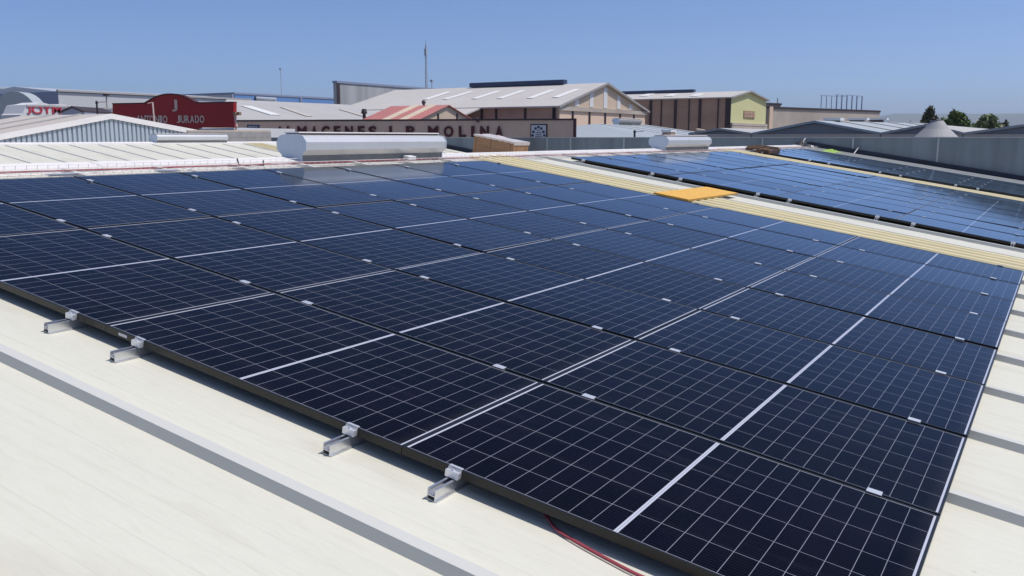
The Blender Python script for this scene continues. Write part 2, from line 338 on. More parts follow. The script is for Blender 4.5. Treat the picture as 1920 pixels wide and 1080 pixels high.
# ================================================================== the building we stand on: two gables with cream sheet roofs
XR1, ZR1, XR2, ZR2, XV, ZV = -6.315, .914, -25.0, 1.03, -15.29, -.508
V0, V1 = -9.0, 32.95
RIBS = [-.47+1.02*k for k in range(-8, 33)]
STRIPS = [(9.62, 10.69), (21.86, 22.93)]
bld = thing('warehouse', 'cream ribbed sheet roof of the warehouse carrying all the solar panels', 'building', (0, 12, -6.5))
def sheet_profile(skip):
    """(v, height) across the ribs"""
    pr = []
    for r in RIBS:
        pr += [(r-.042, 0), (r-.030, .044), (r+.026, .044), (r+.055, 0)]
    return [(V0, 0)]+[p for p in pr if V0 < p[0] < V1]+[(V1, 0)]
def slope(name, A, B, strips, rk=1.0):
    """roof sheet between ridge line A=(x,z) and low line B=(x,z)"""
    g = MB(); rb = MB(); dx, dz = B[0]-A[0], B[1]-A[1]; ln = math.hypot(dx, dz); n = Vector((-dz, 0, dx))/ln
    if n.z < 0: n = -n
    pr = [(v_, h_*rk) for v_, h_ in sheet_profile(None)]
    for (v0, h0), (v1, h1) in zip(pr, pr[1:]):
        if any(s0 < (v0+v1)/2 < s1 for s0, s1 in strips): continue
        a = Vector((A[0], v0, A[1]))+n*h0; b = Vector((A[0], v1, A[1]))+n*h1
        c = Vector((B[0], v1, B[1]))+n*h1; d = Vector((B[0], v0, B[1]))+n*h0
        (rb if h0 or h1 else g).poly([a, d, c, b])
    o = g.build(name, M['roof'], bld); rb.build('ribs', M['rib'], bld)
    for s0, s1 in strips:
        g = MB(); k = 4; a0, a1 = s0-.03, s1+.015; prv = None; q = []
        stp = (a1-a0)/k
        for i in range(k):
            c = a0+i*stp; q += [(c, .004), (c+stp*.14, .054), (c+stp*.52, .054), (c+stp*.66, .004)]
        q.append((a1, .004))
        for (v0, h0), (v1, h1) in zip(q, q[1:]):
            g.poly([Vector((A[0], v0, A[1]))+n*h0, Vector((B[0], v0, B[1]))+n*h0, Vector((B[0], v1, B[1]))+n*h1, Vector((A[0], v1, A[1]))+n*h1])
        g.build('translucent_strip', M['yellow'], bld)
    return o
pe = F(9.0, 0, HR)
slope('front_roof_sheet', (XR1, ZR1), (pe.x, pe.z), STRIPS)
slope('back_roof_sheet', (XR1, ZR1), (XV, ZV), [])
slope('second_roof_sheet', (XR2, ZR2), (XV, ZV), [], .6)
g = MB(); vv = 21.98
for i in range(6):
    q = [(vv+i*.16, .002), (vv+i*.16+.02, .040), (vv+i*.16+.07, .040), (vv+i*.16+.09, .002), (vv+i*.16+.16, .002)]
    for (a_, h0), (b_, h1) in zip(q, q[1:]): g.poly([(XR2+.22, a_, ZR2-.22*math.tan(TH)+h0), (XR2+3.2, a_, ZR2-3.2*math.tan(TH)+h0), (XR2+3.2, b_, ZR2-3.2*math.tan(TH)+h1), (XR2+.22, b_, ZR2-.22*math.tan(TH)+h1)])
g.build('translucent_strip', M['yellow'], bld)
slope('second_back_roof_sheet', (XR2, ZR2), (-34.4, -.46), [])
g = MB()
for X0, X1, Z in ((-34.3, XV, ZR2), (XV, pe.x-.15, ZR1)):
    xr = XR2 if X0 < -30 else XR1; zl = -.50 if X0 < -30 else ZV-.04; zr = ZV-.04 if X0 < -30 else pe.z-.04
    for y in (V0+.05, V1-.25):
        g.prism([(X0+.01, y, -6.5), (X1-.01, y, -6.5), (X1-.01, y, zr), (xr, y, Z-.06), (X0+.01, y, zl)], (0, .2, 0))
g.box(-34.3, -34.1, V0+.25, V1-.25, -6.5, -.55); g.box(pe.x-.4, pe.x-.2, V0+.25, V1-.25, -6.5, pe.z-.1)
g.build('wall', M['beige'], bld)
for (xr, zr) in ((XR1, ZR1), (XR2, ZR2)):         # folded ridge caps
    g = MB(); v = V0
    while v < V1-.1:
        e = min(v+3.0, V1); c = .20; hh = .052; jz = random.uniform(0, .004)
        t = math.tan(TH)
        pr = [(xr-c, zr-c*t+.002), (xr-c, zr-c*t+hh+jz), (xr, zr+hh+.012+jz), (xr+c, zr-c*t+hh+jz), (xr+c, zr-c*t+.002)]
        g.prism([(x, v, z) for x, z in pr], (0, e-v-.006, 0)); v = e
    g.build('ridge_cap', M['cap'], bld)
g = MB(); g.box(XV-.12, XV+.12, V0, V1, ZV-.02, ZV+.01); g.build('valley_gutter', M['galv'], bld)

# parapet wall at the far end
WY, WZ = 33.2, 1.235
par = thing('parapet_wall', 'long grey sheet parapet wall along the far end of the roofs', 'wall', (-12, WY, -6.5))
g = MB(); g.box(-46, 16, WY, WY+.2, -6.5, WZ); g.build('wall_face', M['wall'], par)
g = MB(); g.box(-46, 16, WY-.02, WY+.22, WZ+.001, WZ+.03); g.build('coping', M['joint'], par)
g = MB(); xs = [aty(q, 258, WY).x for q in (1026, 1070, 1170, 1265, 1430, 1600, 1760)]
for x in xs+[xs[0]-3.3*i for i in range(1, 7)]+[1.2, 4.2, 7.4]: g.box(x-.03, x+.03, WY-.012, WY, -1.2, WZ-.005)
g.build('joint_strips', M['joint'], par)
g = MB()
for A, B in (((XR1, ZR1), (pe.x, pe.z)), ((XV, ZV), (XR1, ZR1)), ((XR2, ZR2), (XV, ZV))):
    g.prism([(A[0], WY-.014, A[1]-.3), (B[0], WY-.014, B[1]-.3), (B[0], WY-.014, B[1]+.17), (A[0], WY-.014, A[1]+.17)], (0, -.02, 0))
g.build('flashing', M['flash'], par)
for A, B in (((XR1+.03, ZR1-.03), (pe.x, pe.z-.03)), ((XR2+.03, ZR2-.03), (XV, ZV-.03))):
    g = MB(); g.prism([(A[0], V1+.003, A[1]), (B[0], V1+.003, B[1]), (B[0], V1+.003, B[1]-.1), (A[0], V1+.003, A[1]-.1)], (0, .19, 0))
    g.build('edge_gutter', M['flash'], bld)

# ================================================================== solar panels
def frame_mesh():
    g = MB(); t = .0115; H = .035
    g.box(0, PL, 0, t, -H, 0); g.box(0, PL, PW-t, PW, -H, 0)
    g.box(0, t, t, PW-t, -H, -.0003); g.box(PL-t, PL, t, PW-t, -H, -.0003)
    g.box(.002, .028, t, PW-t, -H, -H+.0015); g.box(PL-.028, PL-.002, t, PW-t, -H, -H+.0015)
    return g
def make_panel():
    root = thing('solar_panel', '', 'solar panel')
    frame_mesh().build('frame', M['frame'], root, bevel=.0008)
    g = MB(); g.box(.011, PL-.011, .011, PW-.011, -.0060, -.0022); g.build('cell_sheet', M['cells'], root)
    g = MB(); g.box(.012, PL-.012, .012, PW-.012, -.0085, -.0065); g.build('backsheet', M['back'], root)
    return root
proto = make_panel()
PROTO = list(proto.children)
ORD = ['first', 'second', 'third', 'fourth', 'fifth', 'sixth', 'seventh', 'eighth', 'ninth']
LU, LV = 1.880, 1.154
COLN = ['topmost beside the ridge', 'second down the slope', 'third down the slope', 'lowest down the slope']
def place_panel(i, s, v, label, group, jit=True, cn=1):
    if i == 0: r = proto
    else:
        r = proto.copy(); col.objects.link(r)
        for ch in PROTO:
            c = ch.copy(); col.objects.link(c); c.parent = r
    p = F(s, v, (-.009, 0, 0, 0)[cn]); r.location = p
    j = .0017 if jit else 0
    r.rotation_euler = (random.gauss(0, j*.6), TH+random.gauss(0, j)+(-.0072, 0, .001, .002)[cn], random.gauss(0, .0004))
    r['label'] = label; r['category'] = 'solar panel'; r['group'] = group
    return r
cnt = 0
ARR = [('near', 0.0, 8, 'solar panels of the near array'), ('middle', 12.10, 8, 'solar panels of the middle array'), ('far', 23.36, 5, 'solar panels of the far array')]
for an, v0, nr, grp in ARR:
    for j in range(nr):
        for c in range(4):
            s = (c-3)*LU+.0012
            lab = 'solar panel of the %s array, %s row from the front, %s' % (an, ORD[j], COLN[c])
            place_panel(cnt, s, v0+j*LV+.01, lab, grp, True, c); cnt += 1
# sticker on the frame of one front panel
st = [o for o in col.objects if o.name.startswith('solar_panel') and o['label'].startswith('solar panel of the near array, first row') and 'third down' in o['label']][0]
g = MB(); g.box(.10, .165, -.0012, -.0002, -.024, -.010); o = g.build('barcode_sticker', M['wht']); o.parent = st

# rails with clamps
def make_rail(nrow, name='mounting_rail'):
    root = thing(name, '', 'mounting rail')
    L = nrow*LV; z0 = HR+.002; z1 = -.0365
    g = MB(); w = .019; y0, y1 = -.138, L+.10
    g.box(-w, -w+.003, y0, y1, z0+.003, z1); g.box(w-.003, w, y0, y1, z0+.003, z1)             # hollow rail with a slot on top
    g.box(-w-.008, w+.008, y0, y1, z0, z0+.003); g.box(-w+.003, -w+.010, y0, y1, z1-.003, z1); g.box(w-.010, w-.003, y0, y1, z1-.003, z1)
    g.box(-w+.003, w-.003, y0, y1, z0+.018, z0+.021)
    g.build('rail', M['alu'], root)
    def endclamp(y, d):
        g = MB(); a, b = (y-.026*d, y-.0005*d); lo, hi = min(a, b), max(a, b)
        g.box(-.030, .030, lo, hi, -.034, -.006); g.box(-.030, .030, min(y-.006*d, y+.012*d), max(y-.006*d, y+.012*d), .0004, .0045)
        g.box(-.030, .030, min(y-.006*d, y-.0005*d), max(y-.006*d, y-.0005*d), -.006, .0045)
        o = g.build('end_clamp', M['alu2'], root, bevel=.001)
        h = MB(); h.tube([(0, y-.014*d, -.006), (0, y-.014*d, .002)], .0065, 8); h.build('bolt', M['alu'], o)
    endclamp(.010, 1); endclamp(L-.010, -1)
    for k in range(1, nrow):
        y = k*LV; g = MB(); g.box(-.031, .031, y-.021, y+.021, .0004, .0046); g.box(-.031, .031, y-.008, y+.008, -.036, .0004)
        g.build('mid_clamp', M['alu2'], root, bevel=.001)
    return root
for an, v0, nr, grp in ARR:
    first = make_rail(nr); kids = list(first.children)
    for q in range(8):
        c, e = divmod(q, 2); s = (c-3)*LU+(.262 if e == 0 else 1.618)
        r = first
        if q:
            r = first.copy(); col.objects.link(r)
            for ch in kids:
                cc = ch.copy(); col.objects.link(cc); cc.parent = r
                for gc in ch.children:
                    c3 = gc.copy(); col.objects.link(c3); c3.parent = cc
        r.location = F(s, v0, 0); r.rotation_euler = (0, TH, 0)
        r['label'] = 'aluminium rail with clamps under the %s array, %s from the ridge' % (an, ORD[q]); r['category'] = 'mounting rail'
        r['group'] = 'mounting rails under the panels'

# ================================================================== ridge vents
def vent(name, label, X, Y0, Y1, z, k=1.0, body=None, kz=None):
    kz = kz or k
    root = thing(name, label, 'roof vent', (X, (Y0+Y1)/2, z), 'ridge vents')
    half = [(.175, 0), (.175, .10), (.255, .165), (.262, .255), (.205, .325), (.10, .345)]
    pr = [(x*k, h*kz) for x, h in half]; full = [(X+x, z+h) for x, h in pr]+[(X-x, z+h) for x, h in reversed(pr)]
    fb = [(X+x, z+h) for x, h in pr[1:]]+[(X-x, z+h) for x, h in reversed(pr[1:])]
    g = MB(); g.prism([(x, Y0, zz) for x, zz in fb], (0, Y1-Y0, 0)); g.build('body', body or M['vent'], root)
    MB().box(X-.168*k, X+.168*k, Y0+.004, Y1-.004, z, z+.0995*kz).build('skirt', M['skirt'], root)
    for y, d in ((Y0, -1), (Y1, 1)):
        g = MB(); e = [(X+x*1.03, z+max(0, h*1.02)) for x, h in pr]+[(X-x*1.03, z+max(0, h*1.02)) for x, h in reversed(pr)]
        g.prism([(x, y+d*.002, zz) for x, zz in e], (0, d*.012, 0)); g.build('end_cap', M['vent_cap'], root)
    g = MB(); g.box(X-.11*k, X+.11*k, Y0+.01, Y1-.01, z+.3455*kz, z+.362*kz); g.build('slot', M['red_edge'], root)
    g = MB(); g.box(X-.13*k, X+.13*k, Y0, Y1, z+.3625*kz, z+.378*kz); g.build('top_flap', M['cap'], root)
    n = max(2, int((Y1-Y0)/1.2)); g = MB()
    for i in range(1, n):
        y = Y0+(Y1-Y0)*i/n
        for (x0, h0), (x1, h1) in zip(pr[1:], pr[2:]): g.poly([(X+x0+.0015, y-.006, z+h0+.001), (X+x0+.0015, y+.006, z+h0+.001), (X+x1+.0015, y+.006, z+h1+.001), (X+x1+.0015, y-.006, z+h1+.001)])
    g.build('sheet_joint', M['galv'], root)
    return root
vent('ridge_vent', 'largest white ridge vent, standing on the near ridge above the shaded panels', -6.24, 5.77, 8.77, .895, .96, None, 1.06)
vent('ridge_vent', 'white ridge vent at the top of the middle array, in front of parapet wall', -6.24, 17.9, 20.95, .90, .96, None, 1.05)
vent('ridge_vent', 'white ridge vent in front of the grey ribbed gable, on the second ridge', -25.0, 18.1, 21.2, 1.06, .85)

# ================================================================== cable tray and red cables along the ridge
tr = thing('cable_tray', 'wire basket cable tray running along the top of the solar arrays', 'cable tray', F(-6.08, 0, HR))
g = MB(); S0, S1, hT = -6.16, -5.92, .075; y = -4.0; b0 = HR+.012
while y < 32.4:
    p = [F(S0, y, b0+hT), F(S0, y, b0), F(S1, y, b0), F(S1, y, b0+hT)]
    for a, b in zip(p, p[1:]): g.tube([a, b], .0028, 4, False)
    y += .105
for s, h in ((S0, hT), (S0, hT/2), (S0, 0), (S0+.08, 0), (S0+.16, 0), (S1, 0), (S1, hT/2), (S1, hT)):
    g.tube([F(s, -4, b0+h), F(s, 32.4, b0+h)], .0028, 4, False)
g.build('wire_basket', M['galv'], tr)
g = MB(); y = -3.5
while y < 32: g.box(S0-.03, S1+.03, y-.02, y+.02, HR+.001, HR+.012, lambda q: F(q.x, q.y, q.z)); y += 1.5
g.build('support_bar', M['galv'], tr)
CN = ['lowest', 'middle', 'topmost']
for k in range(3):
    pts = []; y = -4
    while y < 31.5:
        s = -6.13+.075*k+.028*math.sin(y*1.3+k*2)+.014*math.sin(y*4.1+k); pts.append(F(s, y, b0+.014+.008*abs(math.sin(y*2.2+k))+.016*k)); y += .16
    o = MB().tube(pts, .0036, 6).build('red_cable', M['red_cable'], smooth=True)
    tag(o, ['red cable in the wire tray, nearest the panels', 'red cable in the wire tray, in the middle of the bundle', 'red cable in the wire tray, nearest the ridge'][2-k], 'cable', 'red cables in the tray')
# red cable looping out from under the front edge of the near array
pts = [F(.50, .35, HR+.01), F(.60, .12, HR+.01), F(.70, .03, HR+.008), F(.80, -.005, HR+.007), F(.96, -.035, HR+.007), F(1.11, -.05, HR+.007), F(1.35, -.03, HR+.007), F(1.6, .10, HR+.009), F(1.7, .4, HR+.01)]
def smooth_pts(p, n=8):
    out = []
    for i in range(len(p)-1):
        a, b, c, d = p[max(i-1, 0)], p[i], p[i+1], p[min(i+2, len(p)-1)]
        for k in range(n):
            t = k/n; out.append(.5*((2*b)+(c-a)*t+(2*a-5*b+4*c-d)*t*t+(3*b-a-3*c+d)*t**3))
    return out+[p[-1]]
tag(MB().tube(smooth_pts(pts), .0042, 8).build('red_cable', M['red_cable'], smooth=True), 'red cable looping on the cream roof below the nearest panel', 'cable')
tag(MB().tube(smooth_pts([p+Vector((0.0, -.012, .004)) if 1 < i < 7 else p+Vector((.02, .01, 0)) for i, p in enumerate(pts)]), .004, 8).build('red_cable', M['red_cable'], smooth=True), 'second thinner red cable lying beside the loop on the near roof', 'cable')

# ================================================================== loose things on the roof
bd = thing('shuttering_board', 'bright yellow shuttering board lying across the yellow roof strip', 'board', F(-2.6, 10.5, HR+.05))
def TB(q): # board local: x 0.5 wide, y 2.0 long
    a = R(-1.5); x = q.x*math.cos(a)-q.y*math.sin(a); y = q.x*math.sin(a)+q.y*math.cos(a)
    return F(-2.60+x, 10.50+y, HR+.053+q.z)
g = MB(); g.box(-.27, .27, -1.03, 1.03, .004, .027, TB); g.build('core', M['plyedge'], bd)
g = MB(); g.box(-.265, .265, -1.025, 1.025, .0275, .030, TB); g.build('face', M['ply'], bd)

pal = thing('broken_pallet', 'broken brown wooden pallet at the top of the middle array', 'pallet', F(-5.35, 23.2, HR))
def TP(q):
    a = R(6); q = q*.74; return F(-5.52+q.x*math.cos(a)-q.y*math.sin(a), 23.95+q.x*math.sin(a)+q.y*math.cos(a), HR+.05+q.z)
for k, x in enumerate((-.40, 0, .40)): g = MB().box(x-.05, x+.05, -1.3, 1.2, .03, .12, TP); g.build('bearer', M['wooddark'], pal)
for k in range(7):
    y = -1.25+k*.38; z = .125+random.uniform(0, .015); dz = random.uniform(-.01, .05)
    g = MB(); a = Vector((-.50, y, z)); g.hexa([TP(Vector(q)) for q in ((-.5, y, z), (.5, y+.06, z+dz), (.5, y+.17, z+dz), (-.5, y+.12, z), (-.5, y, z+.02), (.5, y+.06, z+dz+.02), (.5, y+.17, z+dz+.02), (-.5, y+.12, z+.02))])
    g.build('board', M['wooddark'] if k % 3 else M['wood'], pal)
for k in range(5):
    y = -1.1+k*.5; g = MB(); a = random.uniform(-.3, .3)
    g.hexa([TP(Vector(q)) for q in ((-.45, y, .17), (.45, y+a, .19), (.45, y+a+.12, .19), (-.45, y+.12, .17), (-.45, y, .19), (.45, y+a, .21), (.45, y+a+.12, .21), (-.45, y+.12, .19))]); g.build('slat', M['wooddark'] if k % 2 else M['wood'], pal)

def rag(label, name, cat, c, size, m, hgt, seed):
    rnd = random.Random(seed); g = MB(); n = 12; pts = [[None]*n for _ in range(n)]
    for i in range(n):
        for j in range(n):
            u, v = i/(n-1)*2-1, j/(n-1)*2-1; k = max(0, 1-max(abs(u), abs(v))**2)
            h = hgt*k*(.5+.9*abs(noise.noise(Vector((u*2.4+seed, v*2.4, 0)))))+.004
            pts[i][j] = F(c[0]+u*size[0]*(1+.15*noise.noise(Vector((v*2, seed, 0)))), c[1]+v*size[1]*(1+.2*noise.noise(Vector((u*2, seed, 4)))), HR+h)
    for i in range(n-1):
        for j in range(n-1): g.poly([pts[i][j], pts[i+1][j], pts[i+1][j+1], pts[i][j+1]])
    o = g.build(name, m, smooth=False); md = o.modifiers.new('t', 'SOLIDIFY'); md.thickness = .006
    return tag(o, label, cat)
rag('crumpled lime green vest on the cream sheet beside the parapet', 'crumpled_vest', 'vest', (-5.15, 31.2), (.20, .95), M['lime'], .13, 3)
rag('black heap of plastic where the ridge meets the parapet', 'plastic_heap', 'plastic', (-6.3, 31.6), (.25, .6), M['black'], .25, 9)
# brace at the foot of the parapet
for (px, lab) in ((1510, 'slim grey brace leaning on the parapet above the ridge end'), (1611, 'small grey bracket at the parapet foot beside the green vest')):
    x = aty(px, 270, WY).x; zr = ZR1-(x-XR1)*math.tan(TH)
    o = MB().tube([(x-.1, V1-.12, zr+.02), (x, WY-.05, zr+.26 if px > 1600 else WZ-.02)], .02, 6).build('wall_brace', M['galv']); tag(o, lab, 'bracket')

# saddles and junction pieces in the tray
o = MB().box(-.05, .05, -.09, .09, 0, .06, lambda q: F(-6.05+q.x, 7.85+q.y, b0+.03+q.z)).build('junction_box', M['wht'], bevel=.006); tag(o, 'small white junction box in the tray before the largest vent', 'junction box')
g = MB(); g.tube([F(-6.1, 4.70, b0+.02), F(-6.13, 4.69, b0+.10)], .008, 6); g.tube([F(-6.0, 4.98, b0+.02), F(-6.03, 5.0, b0+.085)], .008, 6); g.tube([F(-6.1, 4.70, b0+.03), F(-6.04, 4.84, b0+.015), F(-6.0, 4.98, b0+.03)], .007, 6)
tag(g.build('cable_hook', M['black']), 'black double hook sticking out of the tray left of large vent', 'hook')
for k, v in enumerate((2.31, 3.47)):
    o = MB().box(-.03, .03, -.14, .14, 0, .012, lambda q: F(-5.80+q.x, v+q.y, -.03+q.z)).build('metal_offcut', M['alu']); tag(o, ['bright metal offcut at the panel tops, left one', 'bright metal offcut at the panel tops, right one'][k], 'offcut', 'metal offcuts above the panels')

# cardboard crate on the second roof
cr = thing('cardboard_crate', 'big brown cardboard crate under clear film in front of the parapet', 'crate', (-19.3, 31.4, 0))
def TC(q):
    a = R(-4); x = q.x*math.cos(a)-q.y*math.sin(a); y = q.x*math.sin(a)+q.y*math.cos(a); h = q.z
    zb = 1.03-math.tan(TH)*(-19.3+25); return Vector((-19.27+x*math.cos(TH)+h*math.sin(TH), 31.45+y, zb-x*math.sin(TH)+h*math.cos(TH)))
g = MB()
for x in (-.95, 0, .95): g.box(x-.08, x+.08, -.56, .56, .05, .14, TC)
g.box(-1.1, 1.1, -.58, .58, .141, .16, TC); g.build('pallet', M['wood'], cr)
g = MB(); g.box(-1.08, 1.08, -.56, .56, .165, 1.10, TC); g.build('box', M['cardboard'], cr, bevel=.012)
g = MB()
for x0, x1 in ((-.96, -.92), (-.15, -.11), (.9, .94)): g.box(x0, x1, -.5635, -.561, .17, 1.0, TC)
for h in (.62, .70, .48): g.box(-.85, -.2, -.5635, -.561, h, h+.02, TC); g.box(0, .8, -.5635, -.561, h-.05, h-.03, TC)
for y0, y1 in ((-.38, -.33), (.32, .37)): g.box(1.081, 1.0835, y0, y1, .17, .86, TC)
g.box(1.081, 1.0835, -.3, .3, .52, .56, TC)
g.build('print', M['carddark'], cr)
g = MB(); n = 14; top = {}
for i in range(n+1):
    for j in range(7):
        u = -1.11+2.22*i/n; v = -.59+1.18*j/6; h = 1.106+.035*abs(noise.noise(Vector((u*2.5, v*3, 1))))+(.05 if u < -.2 and v > .2 else 0)*(.5)
        top[i, j] = TC(Vector((u, v, h)))
for i in range(n):
    for j in range(6): g.poly([top[i, j], top[i+1, j], top[i+1, j+1], top[i, j+1]])
for i in range(n): g.poly([top[i, 0], top[i+1, 0], TC(Vector((-1.11+2.22*(i+1)/n, -.575, 1.05-.03*((i+1) % 2)))), TC(Vector((-1.11+2.22*i/n, -.575, 1.05-.03*(i % 2))))])
for j in range(6): g.poly([top[n, j], top[n, j+1], TC(Vector((1.10, -.59+1.18*(j+1)/6, .97))), TC(Vector((1.10, -.59+1.18*j/6, .97)))])
g.build('film_cover', M['film'], cr, smooth=False)

# ================================================================== surroundings
GZ = -6.5
def lamp(px, ytop, d, label, flip=1):
    p = P(px, ytop, d); root = thing('street_lamp', label, 'street lamp', (p.x, p.y, GZ), 'street lamps')
    MB().tube([(p.x, p.y, GZ), (p.x, p.y, p.z)], [.09, .05], 8).build('pole', M['post'], root)
    k = d/1703.5; a = p-_r*6*k*flip*.5; b = p+_r*17*k*flip
    MB().tube([p-Vector((0, 0, 4*k)), p+_r*5*k*flip-Vector((0, 0, 2.5*k)), b-Vector((0, 0, 2*k))], .6*k, 6).build('arm', M['post'], root)
    q = p-Vector((0, 0, 3*k)); MB().box(q.x-1.8*k, q.x+1.8*k, q.y-1.8*k, q.y+1.8*k, q.z-2.2*k, q.z+1.2*k).build('lamp_head', M['black'], root)
    return root
lamp(1190, 244, 43, 'black lamp post with one arm behind parapet, before blue grey roof')
lamp(181, 189, 52, 'black lamp post with one arm behind the grey ribbed gable')

# grey ribbed gable next door
XG = -31.0; ap = atx(205, 213.5, XG); re = atx(412, 252.5, XG); le = atx(0, 251.5, XG)
gb = thing('ribbed_gable_shed', 'grey ribbed metal gable shed with cream roof behind the second ridge', 'building', (XG, ap.y, GZ))
tr_, tl_ = (ap.z-re.z)/(re.y-ap.y), (ap.z-le.z)/(ap.y-le.y); YL = ap.y-9.5; zl = ap.z-9.5*tl_
MB().prism([(XG, YL, GZ), (XG, re.y, GZ), (XG, re.y, re.z-.18), (XG, ap.y, ap.z-.18), (XG, YL, zl-.18)], (-6, 0, 0)).build('body', M['corr'], gb)
g = MB(); y = YL+.03
while y < re.y-.15:                               # deep trapezoid ribs of the sheet
    f = lambda q: ap.z-.2-(abs(q-ap.y)*(tr_ if q > ap.y else tl_))
    y2 = y+.125; zt = min(f(y), f(y2))
    g.hexa([(XG+.001, y-.025, GZ), (XG+.001, y2+.025, GZ), (XG+.07, y2, GZ), (XG+.07, y, GZ), (XG+.001, y-.025, zt), (XG+.001, y2+.025, zt), (XG+.07, y2, zt), (XG+.07, y, zt)])
    y += .205
g.build('ribs', M['corr'], gb)
for sy, sz in ((re.y+.1, re.z-.02), (YL-.2, zl-.03)):
    MB().prism([(XG+.10, ap.y, ap.z-.08), (XG+.10, sy, sz-.08), (XG+.10, sy, sz), (XG+.10, ap.y, ap.z)], (-6.2, 0, 0)).build('roof_slope', M['cream_roof'], gb)
    MB().prism([(XG+.101, ap.y, ap.z-.20), (XG+.101, sy, sz-.20), (XG+.101, sy, sz+.012), (XG+.101, ap.y, ap.z+.012)], (.03, 0, 0)).build('verge_trim', M['cap'], gb)
g = MB()
for xx in (-1.7, -3.7):
    g.prism([(XG+xx, ap.y-.1, ap.z+.002), (XG+xx, YL, zl+.002), (XG+xx, YL, zl+.035), (XG+xx, ap.y-.1, ap.z+.035)], (-.12, 0, 0))
g.build('roof_lap', M['groof'], gb)

# low block wall right of it
A = P(352, 247, 36); B = P(508, 247, 37.5)
bw = thing('block_wall', 'low grey concrete block wall right of the ribbed gable', 'wall', (A.x, A.y, GZ))
t = (B-A); t.z = 0; nn = Vector((t.y, -t.x, 0)).normalized(); z = P(430, 247, 36.5).z
g = MB(); g.prism([(A.x, A.y, GZ), (B.x, B.y, GZ), (B.x, B.y, z), (A.x, A.y, z)], -nn*.3); g.build('blockwork', M['block'], bw)
g = MB(); g.prism([(A.x, A.y, z+.002), (B.x, B.y, z+.002), (B.x, B.y, z+.06), (A.x, A.y, z+.06)], -nn*.34); g.build('coping', M['band'], bw)
g = MB()
for k in range(3):
    zz = z-.22*(k+1); g.prism([A.xy.to_3d()+nn*.001+Vector((0, 0, zz)), B.xy.to_3d()+nn*.001+Vector((0, 0, zz)), B.xy.to_3d()+nn*.001+Vector((0, 0, zz+.012)), A.xy.to_3d()+nn*.001+Vector((0, 0, zz+.012))], nn*.004)
g.build('mortar_line', M['conc'], bw)

# maroon shop sign wall with arched top
A = P(211, 259.5, 60); B = P(438, 259.5, 57.7); 
rs = thing('shop_sign_wall', 'dark red sign wall with an arched top and pale lettering', 'sign wall', (A.x, A.y, GZ))
t = (B-A); t.z = 0; t.normalize(); nn = Vector((t.y, -t.x, 0))
top = [(211, 196)]+[(264+i, 0) for i in ()]; prof = [(211, 195.5), (269, 194.5)]
for k in range(13):
    a = math.pi*(1-k/12); u = math.cos(a)
    prof.append((319+49*u if u < 0 else 319+50*u, 194-16.5*math.sqrt(max(0, 1-(u*.94)**2))+2))
prof = [(211, 195.5), (271, 194.4), (279, 189.6), (287, 185), (295, 181.5), (304, 178.7), (313, 177.4), (322, 177.2), (331, 177.9), (340, 180), (349, 183.4), (358, 187.7), (367, 193), (370, 193.6), (438, 192.6)]
low = [(438, 239), (373, 239), (373, 246), (211, 246)]
pts = [onwall(A, B, x, y) for x, y in prof+low]
g = MB(); g.prism(pts, -nn*.35); g.build('face', M['red'], rs)
tp = [onwall(A, B, x, y) for x, y in prof]; g = MB()
for a, b in zip(tp, tp[1:]):
    up = Vector((0, 0, .07)); q = nn*.05; g.hexa([a+q+up*.05, b+q+up*.05, b-nn*.4+up*.05, a-nn*.4+up*.05, a+q+up, b+q+up, b-nn*.4+up, a-nn*.4+up])
g.build('top_trim', M['red_edge'], rs)
pa, pb = onwall(A, B, 211, 246), onwall(A, B, 438, 246)
g = MB(); q0 = -nn*.02; g.prism([Vector((pa.x, pa.y, GZ))+q0, Vector((pb.x, pb.y, GZ))+q0, Vector((pb.x, pb.y, onwall(A, B, 438, 239.3).z))+q0, Vector((pa.x, pa.y, onwall(A, B, 211, 246.3).z))+q0], -nn*8); g.build('building_body', M['wht'], rs)
letter('J', A, B, 323.5, 332.5, 187, 209, M['silver'], rs)
for ch, x0, x1 in (('A', 257.5, 264), ('N', 266, 273), ('T', 274.5, 281), ('O', 282, 289), ('N', 291.5, 299), ('I', 301, 304), ('O', 306.5, 314)): letter(ch, A, B, x0, x1, 216.5, 230.5, M['silver'], rs)
for ch, x0, x1 in (('J', 332, 338.5), ('U', 340.5, 347), ('R', 349, 355.5), ('A', 357.5, 364.5), ('D', 367, 373.5), ('O', 376, 383)): letter(ch, A, B, x0, x1, 216.5, 230.5, M['silver'], rs)
p = P(290, 236, 52); q = P(286, 192, 52); pl = thing('light_pole', 'thin pale pole with a short arm in front of red sign', 'pole', (p.x, p.y, GZ))
MB().tube([(p.x, p.y, GZ), p, q], .045, 6).build('pole', M['silver'], pl); MB().tube([q, P(277, 194, 52)], .03, 6).build('arm', M['silver'], pl)
for k, (x, y) in enumerate(((444, 212), (449, 213))): pass
p = P(443, 214, 57.5); fl = thing('floodlight_bracket', 'rusty floodlights on a bent bracket right of the red sign', 'floodlight', tuple(p))
MB().tube([P(438, 213, 57.5), P(441, 220, 57.5), P(444, 238, 57.5), P(441, 245, 57.5)], .07, 6).build('bracket', M['silver'], fl)
for x in (441, 448.5): q = P(x, 213, 57.4); MB().box(q.x-.09, q.x+.09, q.y-.1, q.y+.1, q.z-.1, q.z+.1).build('lamp_head', M['wood'], fl)

